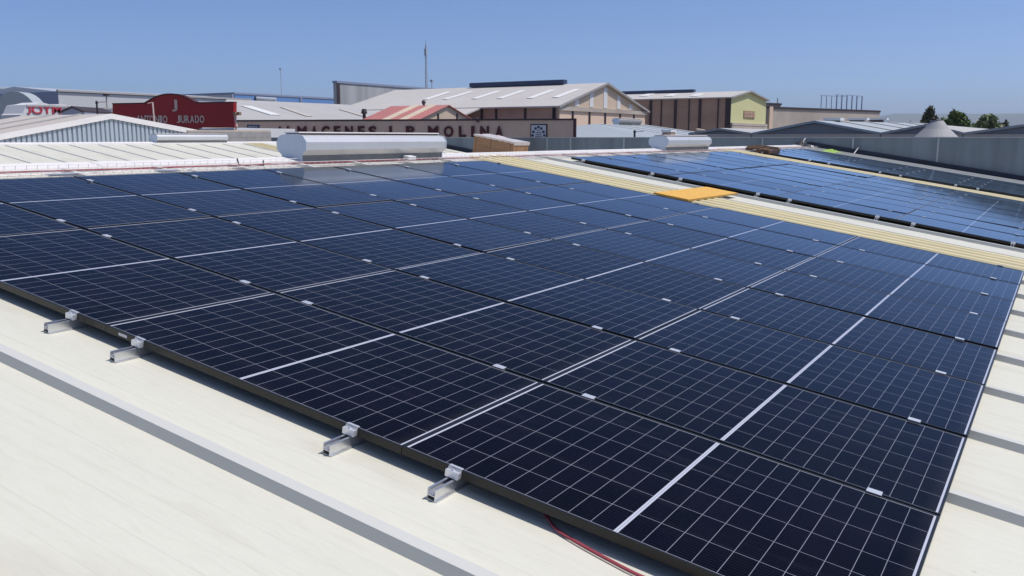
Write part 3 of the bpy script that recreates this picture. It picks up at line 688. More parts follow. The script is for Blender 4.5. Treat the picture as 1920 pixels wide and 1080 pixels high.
# store building with the long lettered wall
A = P(438.6, 259.5, 75); B = P(1075, 259.5, 69.4); t = (B-A); t.z = 0; t.normalize(); nn = Vector((t.y, -t.x, 0))
al = thing('lettered_store', 'long tan wall with large dark red raised letters', 'building', (A.x, A.y, GZ))
za, zb = onwall(A, B, 438.6, 228).z, onwall(A, B, 1075, 225.4).z; zt = (za+zb)/2
o = MB().box(0, (B-A).xy.length, 0, .25, 0, zt-GZ).build('wall_sheet', M['tan'], al)
o.matrix_parent_inverse = Matrix.Identity(4); o.rotation_euler = (0, 0, math.atan2(t.y, t.x))
def AL(u, n, z): return Vector((A.x, A.y, 0))+t*u+nn*n+Vector((0, 0, z))
LN = (B-A).xy.length
MB().hexa([AL(0, .06, zt+.003), AL(LN, .06, zt+.003), AL(LN, -.3, zt+.003), AL(0, -.3, zt+.003), AL(0, .06, zt+.13), AL(LN, .06, zt+.13), AL(LN, -.3, zt+.13), AL(0, -.3, zt+.13)]).build('coping', M['trim'], al)
MB().hexa([AL(LN+.003, .07, GZ), AL(LN+.2, .07, GZ), AL(LN+.2, -.3, GZ), AL(LN+.003, -.3, GZ), AL(LN+.003, .07, zt+.14), AL(LN+.2, .07, zt+.14), AL(LN+.2, -.3, zt+.14), AL(LN+.003, -.3, zt+.14)]).build('corner_post', M['red_edge'], al)
for ch, x0, x1 in (('A', 520, 531.5), ('L', 539.5, 548), ('M', 558.5, 575), ('A', 585, 595), ('C', 604, 618), ('E', 627, 639), ('N', 648, 662), ('E', 672, 684), ('S', 692, 706),
                   ('J', 727, 735), ('P', 762, 777), ('M', 803, 822), ('O', 833, 850), ('L', 861, 874), ('I', 884, 890), ('N', 901, 917), ('A', 929, 943)):
    letter(ch, A, B, x0, x1, 236.2 if x0 > 600 else 236.6, 257 if x0 > 700 else 257.5, M['maroon_l'], al, .12, .1, weight=.035)
def board(x0, x1, y0, y1, m, name, pr=.05, dep=.05):
    a, b = onwall(A, B, x0, y1), onwall(A, B, x1, y0); u0 = (a-A).xy.length; u1 = (b-A).xy.length
    return MB().hexa([AL(u0, pr, a.z), AL(u1, pr, a.z), AL(u1, pr-dep, a.z), AL(u0, pr-dep, a.z), AL(u0, pr, b.z), AL(u1, pr, b.z), AL(u1, pr-dep, b.z), AL(u0, pr-dep, b.z)]).build(name, m, al)
board(995, 1026.5, 232.5, 262, M['red_edge'], 'emblem_frame', .06); board(996.5, 1024, 234.6, 262, M['wht'], 'emblem_board', .09, .03)
M['navy'] = mat('navy_print', (.03, .05, .11), .6)
g = MB()
for k in range(7):
    a = R(180-k*30); cx, cy = 1010+11.5*math.cos(a)*.95, 256-17.5*math.sin(a)*1.0+0
    if k in (0, 6): cy = 254
    p = onwall(A, B, cx, cy); u = (p-A).xy.length; s = .09
    g.hexa([AL(u-s, .10, p.z-s), AL(u+s, .10, p.z-s), AL(u+s, .091, p.z-s), AL(u-s, .091, p.z-s), AL(u-s, .10, p.z+s), AL(u+s, .10, p.z+s), AL(u+s, .091, p.z+s), AL(u-s, .091, p.z+s)])
for y, w in ((244.5, 2), (249, 5.5), (252.8, 5.5), (256.5, 6.5)):
    a, b = onwall(A, B, 1010-w, y+.7), onwall(A, B, 1010+w, y-.7); u0, u1 = (a-A).xy.length, (b-A).xy.length
    g.hexa([AL(u0, .10, a.z), AL(u1, .10, a.z), AL(u1, .091, a.z), AL(u0, .091, a.z), AL(u0, .10, b.z), AL(u1, .10, b.z), AL(u1, .091, b.z), AL(u0, .091, b.z)])
g.build('emblem_print', M['navy'], al)
board(464.5, 487, 234.3, 244.8, M['navy'], 'small_board', .08, .04)
g = MB()
for k in range(5):
    for j in range(2):
        cx, cy = 468+k*3.6+(1.2 if j else 0), 237.4+j*4.2; a, b = onwall(A, B, cx-.8, cy+1.4), onwall(A, B, cx+.9, cy-1.1); u0, u1 = (a-A).xy.length, (b-A).xy.length
        g.hexa([AL(u0, .09, a.z), AL(u1, .09, a.z), AL(u1, .081, a.z), AL(u0, .081, a.z), AL(u0, .09, b.z), AL(u1, .09, b.z), AL(u1, .081, b.z), AL(u0, .081, b.z)])
g.build('small_board_print', M['wht'], al)
p = onwall(A, B, 897, 226); pp = thing('drain_pipe', 'pale downpipe on the lettered wall between the last letters', 'pipe', (p.x, p.y, GZ))
u = (p-A).xy.length
MB().tube([AL(u, .17, GZ), AL(u, .17, zt-.1), AL(u-.05, .12, zt+.2)], .035, 6).build('pipe', M['conc'], pp)
MB().box(-.12, .12, -.1, .1, -.12, .1, lambda q: AL(u+q.x, .17+q.y, zt+.02+q.z)).build('hopper', M['post'], pp)

# its grey gable roof behind
pa, pb, pc, pd = P(425, 186.3, 100), P(655, 196.3, 108), P(745, 227, 92), P(400, 226, 78)
gr = thing('grey_roofed_hall', 'grey fibre cement roof with faint rooflights behind the lettered wall', 'building', (pa.x, pa.y, GZ))
n0 = (pb-pa).cross(pd-pa).normalized(); n0 = n0 if n0.z > 0 else -n0
pc = onplane(pa, n0, 752, 229); pd = onplane(pa, n0, 395, 229)
g = MB(); g.slab([pa, pb, pc, pd], n0, .15); g.build('roof_slope', M['groof'], gr)
def flat(o): return Vector((o.x, o.y, GZ))
back = Vector((-8, 9, -3))
g = MB(); g.slab([pa, pb, pb+back, pa+back], (-n0.x, -n0.y, n0.z), .15); g.build('back_roof_slope', M['groof'], gr)
g = MB(); dn = -n0*.3
g.prism([flat(pa+back*.9), flat(pb+back*.9), flat(pc), flat(pd)], (0, 0, min(pc.z, pd.z)-GZ-.35)); g.build('body', M['beige'], gr)
def rl(p0, n, ax, ay, bx, by, wpx, m, parent, name='rooflight'):
    a, b = onplane(p0, n, ax, ay), onplane(p0, n, bx, by); d = (b-a).normalized(); s = d.cross(n).normalized()*wpx
    return MB().prism([a-s+n*.03, a+s+n*.03, b+s+n*.03, b-s+n*.03], n*.05).build(name, m, parent)
rl(pa, n0, 461, 199.5, 517, 216.5, .55, M['sky_l'], gr); rl(pa, n0, 530, 202, 580, 219, .3, M['sky_d'], gr); rl(pa, n0, 640, 206, 690, 220.5, .3, M['sky_d'], gr)
p1 = P(683, 219, 88); ch = thing('flue_pipe', 'short dark flue left of the red striped roof', 'flue', (p1.x, p1.y, p1.z-1.5)); MB().tube([p1-Vector((0, 0, 1.5)), p1+Vector((0, 0, .3))], .16, 8).build('stack', M['post'], ch); q = p1+Vector((0, 0, .3)); MB().tube([q, q+Vector((0, 0, .12)), q+Vector((0, 0, .45))], [.28, .3, .2], 8).build('cowl', M['post'], ch)

# red striped hut
wd = 84; L0 = P(783, 225, wd); X = L0.x; ap = atx(838, 198, X); re = atx(884, 226, X); rl0 = P(738, 198, 96)
le0 = L0.copy(); ridge_l = Vector((X-10.0, ap.y, ap.z))
k = aty(738, 198.5, ap.y); ridge_l = Vector((k.x, ap.y, ap.z))
hut = thing('striped_roof_hut', 'hut with red and cream striped roof and beige gable', 'building', (X, ap.y, GZ))
g = MB(); g.prism([(X, L0.y, GZ), (X, re.y, GZ), (X, re.y, re.z), (X, ap.y, ap.z), (X, L0.y, L0.z)], (k.x-X, 0, 0)); g.build('body', M['beige'], hut)
sl = Vector((0, L0.y-ap.y, L0.z-ap.z)); N1 = sl.cross(Vector((1, 0, 0))); N1 = N1 if N1.z > 0 else -N1; N1.normalize()
def hr(u0, u1, m, lift, ext=1.12): 
    a = Vector((u0, ap.y, ap.z)); b = Vector((u1, ap.y, ap.z)); e = sl*ext; return MB().prism([a+N1*lift, b+N1*lift, b+e+N1*lift, a+e+N1*lift], N1*.05).build('roof_stripe' if m is M['creamstripe'] else 'roof_slope', m, hut)
Wd = X-k.x; hr(k.x-.3, X+.25, M['redroof'], .02)
hr(k.x+Wd*.36, k.x+Wd*.50, M['creamstripe'], .072); hr(k.x+Wd*.68, k.x+Wd*.82, M['creamstripe'], .072)
s2 = Vector((0, re.y-ap.y, re.z-ap.z)); N2 = Vector((0, -s2.z, s2.y)).normalized(); N2 = N2 if N2.z > 0 else -N2
a = Vector((k.x-.3, ap.y, ap.z)); b = Vector((X+.25, ap.y, ap.z)); MB().prism([a+N2*.02, b+N2*.02, b+s2*1.15+N2*.02, a+s2*1.15+N2*.02], N2*.05).build('roof_slope', M['redroof'], hut)
for px in (821, 856.5): q = atx(px, 220, X); MB().box(X+.002, X+.1, q.y-.09, q.y+.09, GZ, atx(px, 213, X).z).build('post', M['post'], hut)
p1 = P(794.5, 197, 92); ch = thing('flue_pipe', 'short dark flue on the ridge of the red striped roof', 'flue', (p1.x, p1.y, p1.z)); MB().tube([p1-Vector((0, 0, .8)), p1+Vector((0, 0, .15))], .12, 8).build('stack', M['post'], ch); q = p1+Vector((0, 0, .15)); MB().tube([q, q+Vector((0, 0, .15)), q+Vector((0, 0, .32))], [.2, .22, .12], 8).build('cowl', M['post'], ch)

# big beige hall
Y0 = 80.0; c0 = aty(1046, 196.5, Y0); X = c0.x; ap = atx(1134.5, 155.3, X); re = atx(1211, 208, X)
ze = (c0.z+re.z)/2; yb = re.y; Xl = aty(740, 166, ap.y).x
hall = thing('beige_hall', 'large pale roofed hall with beige gable and white upright stripes', 'building', (X, ap.y, GZ))
g = MB(); g.prism([(X, Y0+.3, GZ), (X, yb-.3, GZ), (X, yb-.3, ze-.15), (X, ap.y, ap.z-.2), (X, Y0+.3, ze-.15)], (Xl-X+.5, 0, 0)); g.build('body', M['beige'], hall)
for yy in (Y0, yb):
    s2 = Vector((0, yy-ap.y, ze-ap.z)); N2 = Vector((0, -s2.z, s2.y)).normalized(); N2 = N2 if N2.z > 0 else -N2
    a = Vector((Xl, ap.y, ap.z)); b = Vector((X+.35, ap.y, ap.z)); MB().prism([a, b, b+s2*1.03, a+s2*1.03], -N2*.16).build('roof_slope', M['broof'], hall)
    MB().prism([b+Vector((.002, 0, .03)), b+s2*1.03+Vector((.002, 0, .03)), b+s2*1.03+Vector((.002, 0, -.2)), b+Vector((.002, 0, -.2))], (.06, 0, 0)).build('verge_trim', M['verge'], hall)
NF = Vector((0, -(ap.z-ze), (ap.y-Y0))).normalized(); PF = Vector((X, ap.y, ap.z))
for ax, ay, bx, by in ((797, 187.5, 842, 173), (834, 187, 884, 172.5), (835-35, 0, 0, 0), (889, 186, 935, 171.5), (936, 185.5, 981, 170.5), (993, 185, 1036, 169.5), (1041, 183.5, 1083, 168)):
    if ay: rl(PF, NF, ax, ay, bx, by, .42, M['sky_l'], hall)
# lower roof part to the left and nearer
s2 = Vector((0, Y0-ap.y, ze-ap.z)); xL = aty(893, 204, Y0-1).x
a = Vector((Xl, Y0+.2, ze-.02)); b = Vector((xL, Y0+.2, ze-.02)); e = s2*.30
MB().prism([a, b, b+e, a+e], (0, 0, -.15)).build('lower_roof', M['broof'], hall)
a2 = a+Vector((0, -1, -1.2)); b2 = Vector((aty(760, 204, Y0-8).x, a2.y, a2.z)); e = Vector((0, -10, -2.2))
MB().prism([a2, b2, b2+e, a2+e], (0, 0, -.15)).build('lean_to_roof', M['groof'], hall)
# shaded front with posts
x0, x1 = aty(900, 200, Y0).x, X-.02
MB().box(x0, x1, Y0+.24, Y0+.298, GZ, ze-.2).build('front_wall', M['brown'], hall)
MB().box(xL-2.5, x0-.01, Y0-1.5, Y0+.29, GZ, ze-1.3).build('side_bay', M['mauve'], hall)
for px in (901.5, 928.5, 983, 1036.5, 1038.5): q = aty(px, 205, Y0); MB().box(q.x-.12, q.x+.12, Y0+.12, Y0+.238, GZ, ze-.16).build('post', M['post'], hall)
for px0, px1 in ((1077, 1085), (1105, 1112), (1131, 1138), (1156.5, 1162.5), (1179, 1185.5)):
    a, b = atx(px0, 200, X), atx(px1, 200, X); f = lambda y: ap.z-.38-(abs(y-ap.y)/(ap.y-Y0))*(ap.z-ze)
    MB().prism([(X+.003, a.y, ze-.0), (X+.003, b.y, ze-.0), (X+.003, b.y, f(b.y)), (X+.003, a.y, f(a.y))], (.05, 0, 0)).build('white_stripe', M['wht'], hall)
MB().box(X+.003, X+.22, Y0+.02, yb-.02, ze-.52, ze-.10).build('fascia_band', M['conc'], hall)
MB().box(X+.003, X+.04, Y0+.32, yb-.32, GZ, ze-.525).build('lower_wall', M['beige2'], hall)
for px in (1072.5, 1104, 1133.5, 1161.5, 1187.5): q = atx(px, 215, X); MB().box(X+.042, X+.16, q.y-.13, q.y+.13, GZ, ze-.525).build('post', M['post'], hall)
q0, q1 = aty(884, 159.5, ap.y), aty(1060, 155, ap.y)
MB().box(q0.x, q1.x, ap.y-.45, ap.y+.45, ap.z+.02, ap.z+.5).build('ridge_ventilator', M['navy'], hall)

# brown wall and pale green gable hall
Y0 = 115.0; c0 = aty(1368, 181.5, Y0); X = c0.x; ap = atx(1404, 170.3, X); re = atx(1437, 187.5, X); ze = c0.z; yb = re.y; Xl = X-34
gh = thing('green_gable_hall', 'hall with dark brown side wall and pale green gable with window', 'building', (X, ap.y, GZ))
g = MB(); g.prism([(X, Y0+.3, GZ), (X, yb, GZ), (X, yb, re.z-.15), (X, ap.y, ap.z-.2), (X, Y0+.3, ze-.15)], (Xl-X, 0, 0)); g.build('body', M['lime_wall'], gh)
for yy, zz in ((Y0, ze), (yb+.3, re.z)):
    s2 = Vector((0, yy-ap.y, zz-ap.z)); N2 = Vector((0, -s2.z, s2.y)).normalized(); N2 = N2 if N2.z > 0 else -N2
    a = Vector((Xl, ap.y, ap.z)); b = Vector((X+.35, ap.y, ap.z)); MB().prism([a, b, b+s2*1.02, a+s2*1.02], -N2*.16).build('roof_slope', M['broof'], gh)
    MB().prism([b+Vector((.002, 0, .03)), b+s2*1.02+Vector((.002, 0, .03)), b+s2*1.02+Vector((.002, 0, -.18)), b+Vector((.002, 0, -.18))], (.06, 0, 0)).build('verge_trim', M['verge'], gh)
NF = Vector((0, -(ap.z-ze), (ap.y-Y0))).normalized(); PF = Vector((X, ap.y, ap.z))
for ax, bx in ((1206, 1220), (1253, 1266), (1301, 1313)): rl(PF, NF, ax, 181, bx, 176.5, .6, M['sky_l'], gh)
MB().box(Xl, X-.02, Y0+.24, Y0+.298, GZ, ze-.2).build('side_wall', M['brown'], gh)
for px, hw in ((1219, .17), (1239, .06), (1265.5, .17), (1291, .06), (1311.5, .17), (1345.5, .07), (1364.5, .36)): q = aty(px, 205, Y0); MB().box(q.x-hw, q.x+hw, Y0+.1, Y0+.238, GZ, ze-.16).build('post', M['post'], gh)
a, b = atx(1393.5, 221, X), atx(1414.5, 209, X); wf = MB().box(X+.002, X+.1, a.y, b.y, a.z, b.z).build('window_frame', M['wood'], gh)
m = (a.y+b.y)/2; g = MB()
for k in range(4):
    y0 = a.y+(b.y-a.y)*(k+.08)/4; y1 = a.y+(b.y-a.y)*(k+.92)/4
    g.box(X+.101, X+.12, y0, y1, a.z+.15, (a.z+b.z)/2-.05); g.box(X+.101, X+.12, y0, y1, (a.z+b.z)/2+.05, b.z-.12)
g.build('window_panes', M['brown'], wf)
for y in (234, 239.5): q = atx(1400, y, X); MB().box(X+.003, X+.35, Y0+.4, yb-.1, q.z-.15, q.z+.18).build('ledge', M['conc'], gh)
q0, q1 = aty(1160, 174, ap.y), aty(1302, 170, ap.y); MB().box(q0.x, q1.x, ap.y-.5, ap.y+.5, ap.z+.02, ap.z+.4).build('ridge_ventilator', M['navy'], gh)

# weathered concrete block building
A2 = P(1439, 259.5, 142); B2 = P(1650, 259.5, 163); t2 = (B2-A2); t2.z = 0; t2.normalize(); n2 = Vector((t2.y, -t2.x, 0))
cb = thing('concrete_building', 'long weathered flat topped concrete building right of the green gable', 'building', (A2.x, A2.y, GZ))
def CB(x, y): return onwall(A2, B2, x, y)
a, b = CB(1439, 206), CB(1650, 210.5); g = MB(); g.prism([flat(a), flat(b), Vector((b.x, b.y, b.z)), Vector((a.x, a.y, b.z))], -n2*22); g.build('body', M['conc'], cb)
MB().prism([Vector((a.x, a.y, b.z+.003))+n2*.15, Vector((b.x, b.y, b.z+.003))+n2*.15, Vector((b.x, b.y, b.z+.3))+n2*.15, Vector((a.x, a.y, b.z+.3))+n2*.15], -n2*22.3).build('coping', M['post'], cb)
a, b = CB(1439, 240), CB(1447, 200); MB().prism([flat(a)+n2*.3, flat(b)+n2*.3, Vector((b.x, b.y, b.z))+n2*.3, Vector((a.x, a.y, b.z))+n2*.3], -n2*.28).build('pale_pier', M['beige2'], cb)
a, b = CB(1440, 206), CB(1474, 197); zz = CB(1560, 210.5).z+.31
MB().prism([Vector((a.x, a.y, zz))-n2*1, Vector((b.x, b.y, zz))-n2*1, Vector((b.x, b.y, b.z))-n2*1, Vector((a.x, a.y, b.z))-n2*1], -n2*6).build('stair_house', M['conc'], cb)
MB().prism([Vector((a.x, a.y, b.z+.003))-n2*.8, Vector((b.x, b.y, b.z+.003))-n2*.8, Vector((b.x, b.y, b.z+.3))-n2*.8, Vector((a.x, a.y, b.z+.3))-n2*.8], -n2*6.4).build('stair_house_roof', M['post'], cb)
q = CB(1477.5, 206)-n2*2; q.z = zz; an = thing('roof_antenna', 'small antenna on the concrete building beside its stair house', 'antenna', tuple(q))
tz = CB(1477.5, 183).z; MB().tube([q, Vector((q.x, q.y, tz))], .09, 6).build('mast', M['conc'], an); MB().tube([Vector((q.x, q.y, tz-2.2)), Vector((q.x, q.y, tz-1.8)), Vector((q.x, q.y, tz-1.2))], [.35, .5, .3], 8).build('dish', M['post'], an)
rk = thing('roof_frame', 'open steel frame of thin posts standing on the concrete building', 'steel frame', tuple(CB(1620, 210)-n2*4)); tz = CB(1620, 177.5).z
for dpt in (3, 6):
    for x in (1597.5, 1607, 1616.5, 1626, 1635, 1644.5):
        q = CB(x, 205)-n2*dpt; MB().tube([Vector((q.x, q.y, zz)), Vector((q.x, q.y, tz))], .11 if dpt == 3 else .07, 5).build('post', M['bluegrey'], rk)
    a, b = CB(1597, 177)-n2*dpt, CB(1645, 177)-n2*dpt; MB().tube([Vector((a.x, a.y, tz)), Vector((b.x, b.y, tz))], .05, 5).build('top_rail', M['bluegrey'], rk)

# slate gables right behind the parapet
Yg = 46.0; lab3 = {0: 'slate grey gable with metal roof behind the parapet, widest one', 1: 'slate grey gable roof partly hidden behind the grey cowl', 2: 'slate grey gable rising at the right edge behind the parapet', 3: 'low slate grey gable below the pale green gable'}
for k, (la, apx, rb, zback) in enumerate(((( 1410, 249), (1528, 226), (1652, 248), .45), ((1652.5, 248), (1740, 232), (1806, 248), .1), ((1806.5, 248), (1990, 223), (2170, 248), .1), ((1292, 249), (1350, 240), (1409.5, 249), .1))):
    a, p, b = aty(*la, Yg), aty(*apx, Yg), aty(*rb, Yg); lb = (a.z+b.z)/2; a.z = b.z = lb
    sh = thing('slate_gable_hall', lab3[k], 'building', (p.x, Yg, GZ), 'slate gables behind the parapet'); dpt = 44
    MB().prism([flat(a), flat(b), b-Vector((0, 0, .12)), p-Vector((0, 0, .15)), a-Vector((0, 0, .12))], (0, dpt, 0)).build('body', M['slate'], sh)
    zz = aty(apx[0], 251.2, Yg).z; MB().prism([(a.x+.02, Yg-.003, GZ), (b.x-.02, Yg-.003, GZ), (b.x-.02, Yg-.003, zz), (a.x+.02, Yg-.003, zz)], (0, -.08, 0)).build('lower_band', M['band'], sh)
    for e in (a, b):
        q = Vector((0, dpt+.3, zback)); e2 = e+q; p2 = p+q; o0 = Vector((0, -.12, 0))
        MB().hexa([p+o0-Vector((0, 0, .12)), e+o0-Vector((0, 0, .12)), e2-Vector((0, 0, .12)), p2-Vector((0, 0, .12)), p+o0, e+o0, e2, p2]).build('roof_slope', M['mroof'] if k == 0 else M['groof'], sh)
        if e is b and k == 0:
            for f in (.12, .3, .5, .7, .88):
                y = Yg+dpt*f; u = (b-p); zb2 = zback*f; MB().hexa([p+Vector((0, dpt*f, zb2+.005)), b+Vector((0, dpt*f, zb2+.005)), b+Vector((0, dpt*f+.9, zb2+.01)), p+Vector((0, dpt*f+.9, zb2+.01)), p+Vector((0, dpt*f, zb2+.05)), b+Vector((0, dpt*f, zb2+.05)), b+Vector((0, dpt*f+.9, zb2+.055)), p+Vector((0, dpt*f+.9, zb2+.055))]).build('rooflight', M['sky_d'], sh)
    if k == 0:
        for i, px in enumerate((1561, 1607, 1642)):
            u = [.10, .42, .72][i]; 
            f = None
            v = ray(px, 226); v.z = 0; Yp = CY+(p.x-CX)/v.x*v.y if False else Yg+dpt*u
            q = aty(px, 226, Yg+dpt*u); zr = p.z+zback*u
            rv = thing('roof_hatch', ['small roof hatch on the wide slate gable, leftmost of three', 'small roof hatch on the wide slate gable, middle of three', 'small roof hatch on the wide slate gable, rightmost of three'][i], 'hatch', (q.x, q.y, zr-.4), 'roof hatches')
            s = .35+.25*u*2; MB().box(q.x-s*.8, q.x+s*.8, q.y-.4, q.y+.4, zr-1.0, zr+.02+.12*i).build('upstand', M['post'], rv); MB().box(q.x-s, q.x+s*1.3, q.y-.5, q.y+.5, zr+.021+.12*i, zr+.16+.12*i).build('lid', M['wht'], rv)
# grey cowl rising behind the parapet
c = aty(1755, 257, 40); cn = thing('concrete_cowl', 'pale grey cone shaped cowl rising behind the parapet in front of trees', 'cowl', (c.x, 40, GZ))
zt = aty(1755, 227, 40).z; MB().tube([(c.x, 40, GZ), (c.x, 40, c.z-.3), (c.x, 40, c.z), (c.x, 40, c.z+(zt-c.z)*.5), (c.x, 40, zt-.05), (c.x, 40, zt)], [1.0, 1.0, .86, .52, .29, .25], 28).build('hood', M['cone'], cn, smooth=False)
MB().tube([(c.x-.02, 40, zt+.002), (c.x-.02, 40, zt+.03)], .26, 14).build('cap', M['conc'], cn)

# blue grey roof right of the lettered store, with a hipped near end
XA = -33.0; a, b = atx(1116, 232.6, XA), atx(1207, 235, XA); zr = (a.z+b.z)/2
q0 = atx(1207, 235, XA); Ynear, Yfar = a.y, q0.y
mr = thing('blue_grey_shed', 'pale blue grey metal roof shed right of the lettered wall', 'building', (XA+5, a.y+5, GZ)); tl = .137
e = (XA+11.5, zr-11.5*tl)
MB().prism([(XA, Ynear, zr), (e[0], Ynear, e[1]), (e[0], Ynear, e[1]-.12), (XA, Ynear, zr-.12)], (0, Yfar-Ynear, 0)).build('roof_slope', M['mroof'], mr)
MB().prism([(XA, Ynear, zr-.001), (XA-9, Ynear, zr-9*tl), (XA-9, Ynear, zr-9*tl-.12), (XA, Ynear, zr-.12)], (0, Yfar-Ynear, 0)).build('back_roof_slope', M['mroof'], mr)
zh = zr-8.3*tl
MB().slab([(XA, Ynear, zr), (XA-8.3, Ynear-8.3, zh), (XA+8.3, Ynear-8.3, zh)], (0, -tl, 1), .12).build('hip_slope', M['mroof'], mr)
MB().slab([(XA, Ynear, zr), (XA+8.3, Ynear-8.3, zh), (XA+11.5, Ynear-8.3, e[1]), (XA+11.5, Ynear, e[1])], (tl, 0, 1), .12).build('roof_slope', M['mroof'], mr)
MB().slab([(XA, Ynear, zr), (XA-8.3, Ynear-8.3, zh), (XA-9, Ynear-8.3, zr-9*tl), (XA-9, Ynear, zr-9*tl)], (-tl, 0, 1), .12).build('roof_slope', M['mroof'], mr)
MB().box(XA-8, XA+8, Ynear-8, Ynear+.15, GZ, zh-.2).build('near_wall', M['mroof'], mr)
MB().prism([(XA-8.8, Ynear+.2, GZ), (e[0]-.2, Ynear+.2, GZ), (e[0]-.2, Ynear+.2, e[1]-.15), (XA, Ynear+.2, zr-.2), (XA-8.8, Ynear+.2, zr-9*tl-.15)], (0, Yfar-Ynear-.4, 0)).build('body', M['mroof'], mr)
for px in (1122, 1150, 1180):
    y = atx(px, 235, XA).y; MB().prism([(XA+.02, y, zr+.002), (e[0], y, e[1]+.002), (e[0], y, e[1]+.05), (XA+.02, y, zr+.05)], (0, .28, 0)).build('roof_seam', M['sky_l'], mr)
MB().prism([(XA+.02, Yfar-.5, zr+.004), (e[0], Yfar-.5, e[1]+.004), (e[0], Yfar-.5, e[1]+.09), (XA+.02, Yfar-.5, zr+.09)], (0, .5, 0)).build('verge_trim', M['sky_l'], mr)
a, b = atx(1155, 232, XA), atx(1178, 232, XA)
vent('ridge_vent', 'small dull grey ridge vent on the pale blue grey shed roof', XA, a.y, a.y+5.0, zr+.02, 1.5, M['slate'])
q = P(1254, 249, 74); MB_ = thing('roof_box', 'small white topped box on the pale shed roof above vent', 'box', tuple(q)); MB().box(q.x-.36, q.x+.36, q.y-.5, q.y+.5, q.z-.8, q.z+.05).build('base', M['brown'], MB_); MB().box(q.x-.42, q.x+.42, q.y-.6, q.y+.6, q.z+.051, q.z+.24).build('lid', M['wht'], MB_)
q = P(1317, 246, 74); o = MB().hexa([q+Vector(v) for v in ((-.42, -.3, .06), (.40, -.3, -.17), (.40, .3, -.17), (-.42, .3, .06), (-.45, -.3, .22), (.48, -.3, .03), (.48, .3, .03), (-.45, .3, .22))]).build('tilted_slab', M['creamstripe']); tag(o, 'tilted beige slab on a shed roof behind the middle vent', 'slab')
MB().box(q.x-.1, q.x+.1, q.y-.1, q.y+.1, q.z-2.2, q.z-.1).build('slab_post', M['post'], None); bpy.data.objects['slab_post'].parent = o

# grey corrugated screen, blue hall, white hall, curved hall at the left
A3 = P(625, 259.5, 130); Xh = A3.x; a, b = P(625, 155.5, 130), atx(755, 165, Xh)
gs = thing('grey_clad_hall', 'tall streaked grey clad hall wall behind the beige hall roof', 'building', (Xh, a.y, GZ)); zz = (a.z+b.z)/2
MB().box(Xh-.7, Xh, a.y, b.y+14, GZ, zz).build('body', M['greyclad'], gs); MB().box(Xh-.75, Xh+.12, a.y-.12, b.y+14.1, zz+.003, zz+.3).build('coping', M['bluegrey'], gs); MB().box(Xh+.003, Xh+.1, a.y-.1, a.y+.5, GZ, zz).build('corner_trim', M['post'], gs)
A4 = P(434, 259.5, 175); Xh = A4.x; a, b = P(434, 175.5, 175), atx(630, 188, Xh); zz = (a.z+b.z)/2
bh = thing('blue_hall', 'long bright blue clad hall on the skyline left of centre', 'building', (Xh, a.y, GZ))
MB().box(Xh-60, Xh, a.y, b.y+30, GZ, zz).build('body', M['white_clad'], bh); MB().box(Xh+.003, Xh+.1, a.y+.05, b.y+30, GZ, zz-.1).build('cladding', M['blue'], bh); MB().box(Xh-60, Xh+.2, a.y-.1, b.y+30, zz+.003, zz+.35).build('coping', M['bluegrey'], bh)
for px in (435, 563): q = atx(px, 190, Xh); MB().box(Xh+.101, Xh+.3, q.y-.25, q.y+.25, GZ, zz).build('downpipe', M['bluegrey'], bh)
p1 = P(497, 186, 118); vd = (_r*.97+Vector((0, 0, 0))); rv = thing('roof_duct', 'fat silver duct lying in front of the blue hall', 'duct', tuple(p1))
MB().tube([P(479, 185.2, 118), P(517.5, 187.5, 118)], .30, 12).build('duct', M['silver_roof'], rv, smooth=False); MB().tube([P(478, 185.2, 118), P(481.5, 185.4, 118)], .46, 12).build('end_collar', M['navy'], rv); MB().box(p1.x-1, p1.x+1, p1.y-.5, p1.y+.5, p1.z-2.5, p1.z-.3).build('stand', M['groof'], rv)
A5 = P(103, 259.5, 118); Xh = A5.x; a, b = P(103, 169.5, 118), atx(470, 190, Xh); zz = (a.z+b.z)/2
wh = thing('white_hall', 'long white clad hall with silver roof behind the red sign', 'building', (Xh, a.y, GZ))
MB().box(Xh-20, Xh, a.y, b.y, GZ, zz).build('body', M['bluegrey'], wh); MB().box(Xh+.003, Xh+.08, a.y+.02, b.y, GZ, zz-.1).build('cladding', M['white_clad'], wh); MB().box(Xh-.1, Xh+.3, a.y-.1, b.y, zz+.003, zz+.25).build('gutter', M['groof'], wh)  # blue grey body paints the near face's shade; sunlit side gets pale cladding
MB().prism([(Xh-.2, a.y+.2, zz+.01), (Xh-10, a.y+.2, zz+.9), (Xh-20, a.y+.2, zz+.01)], (0, b.y-a.y-1, 0)).build('roof', M['silver_roof'], wh)
for px, hh in ((199, 178), ): lp = P(px, hh, 100); root = thing('light_pole', 'thin grey pole with small head against the white hall', 'pole', (lp.x, lp.y, GZ)); MB().tube([(lp.x, lp.y, GZ), lp], .07, 6).build('pole', M['conc'], root); MB().box(lp.x-.3, lp.x+.3, lp.y-.2, lp.y+.2, lp.z-.1, lp.z+.12).build('lamp_head', M['post'], root)
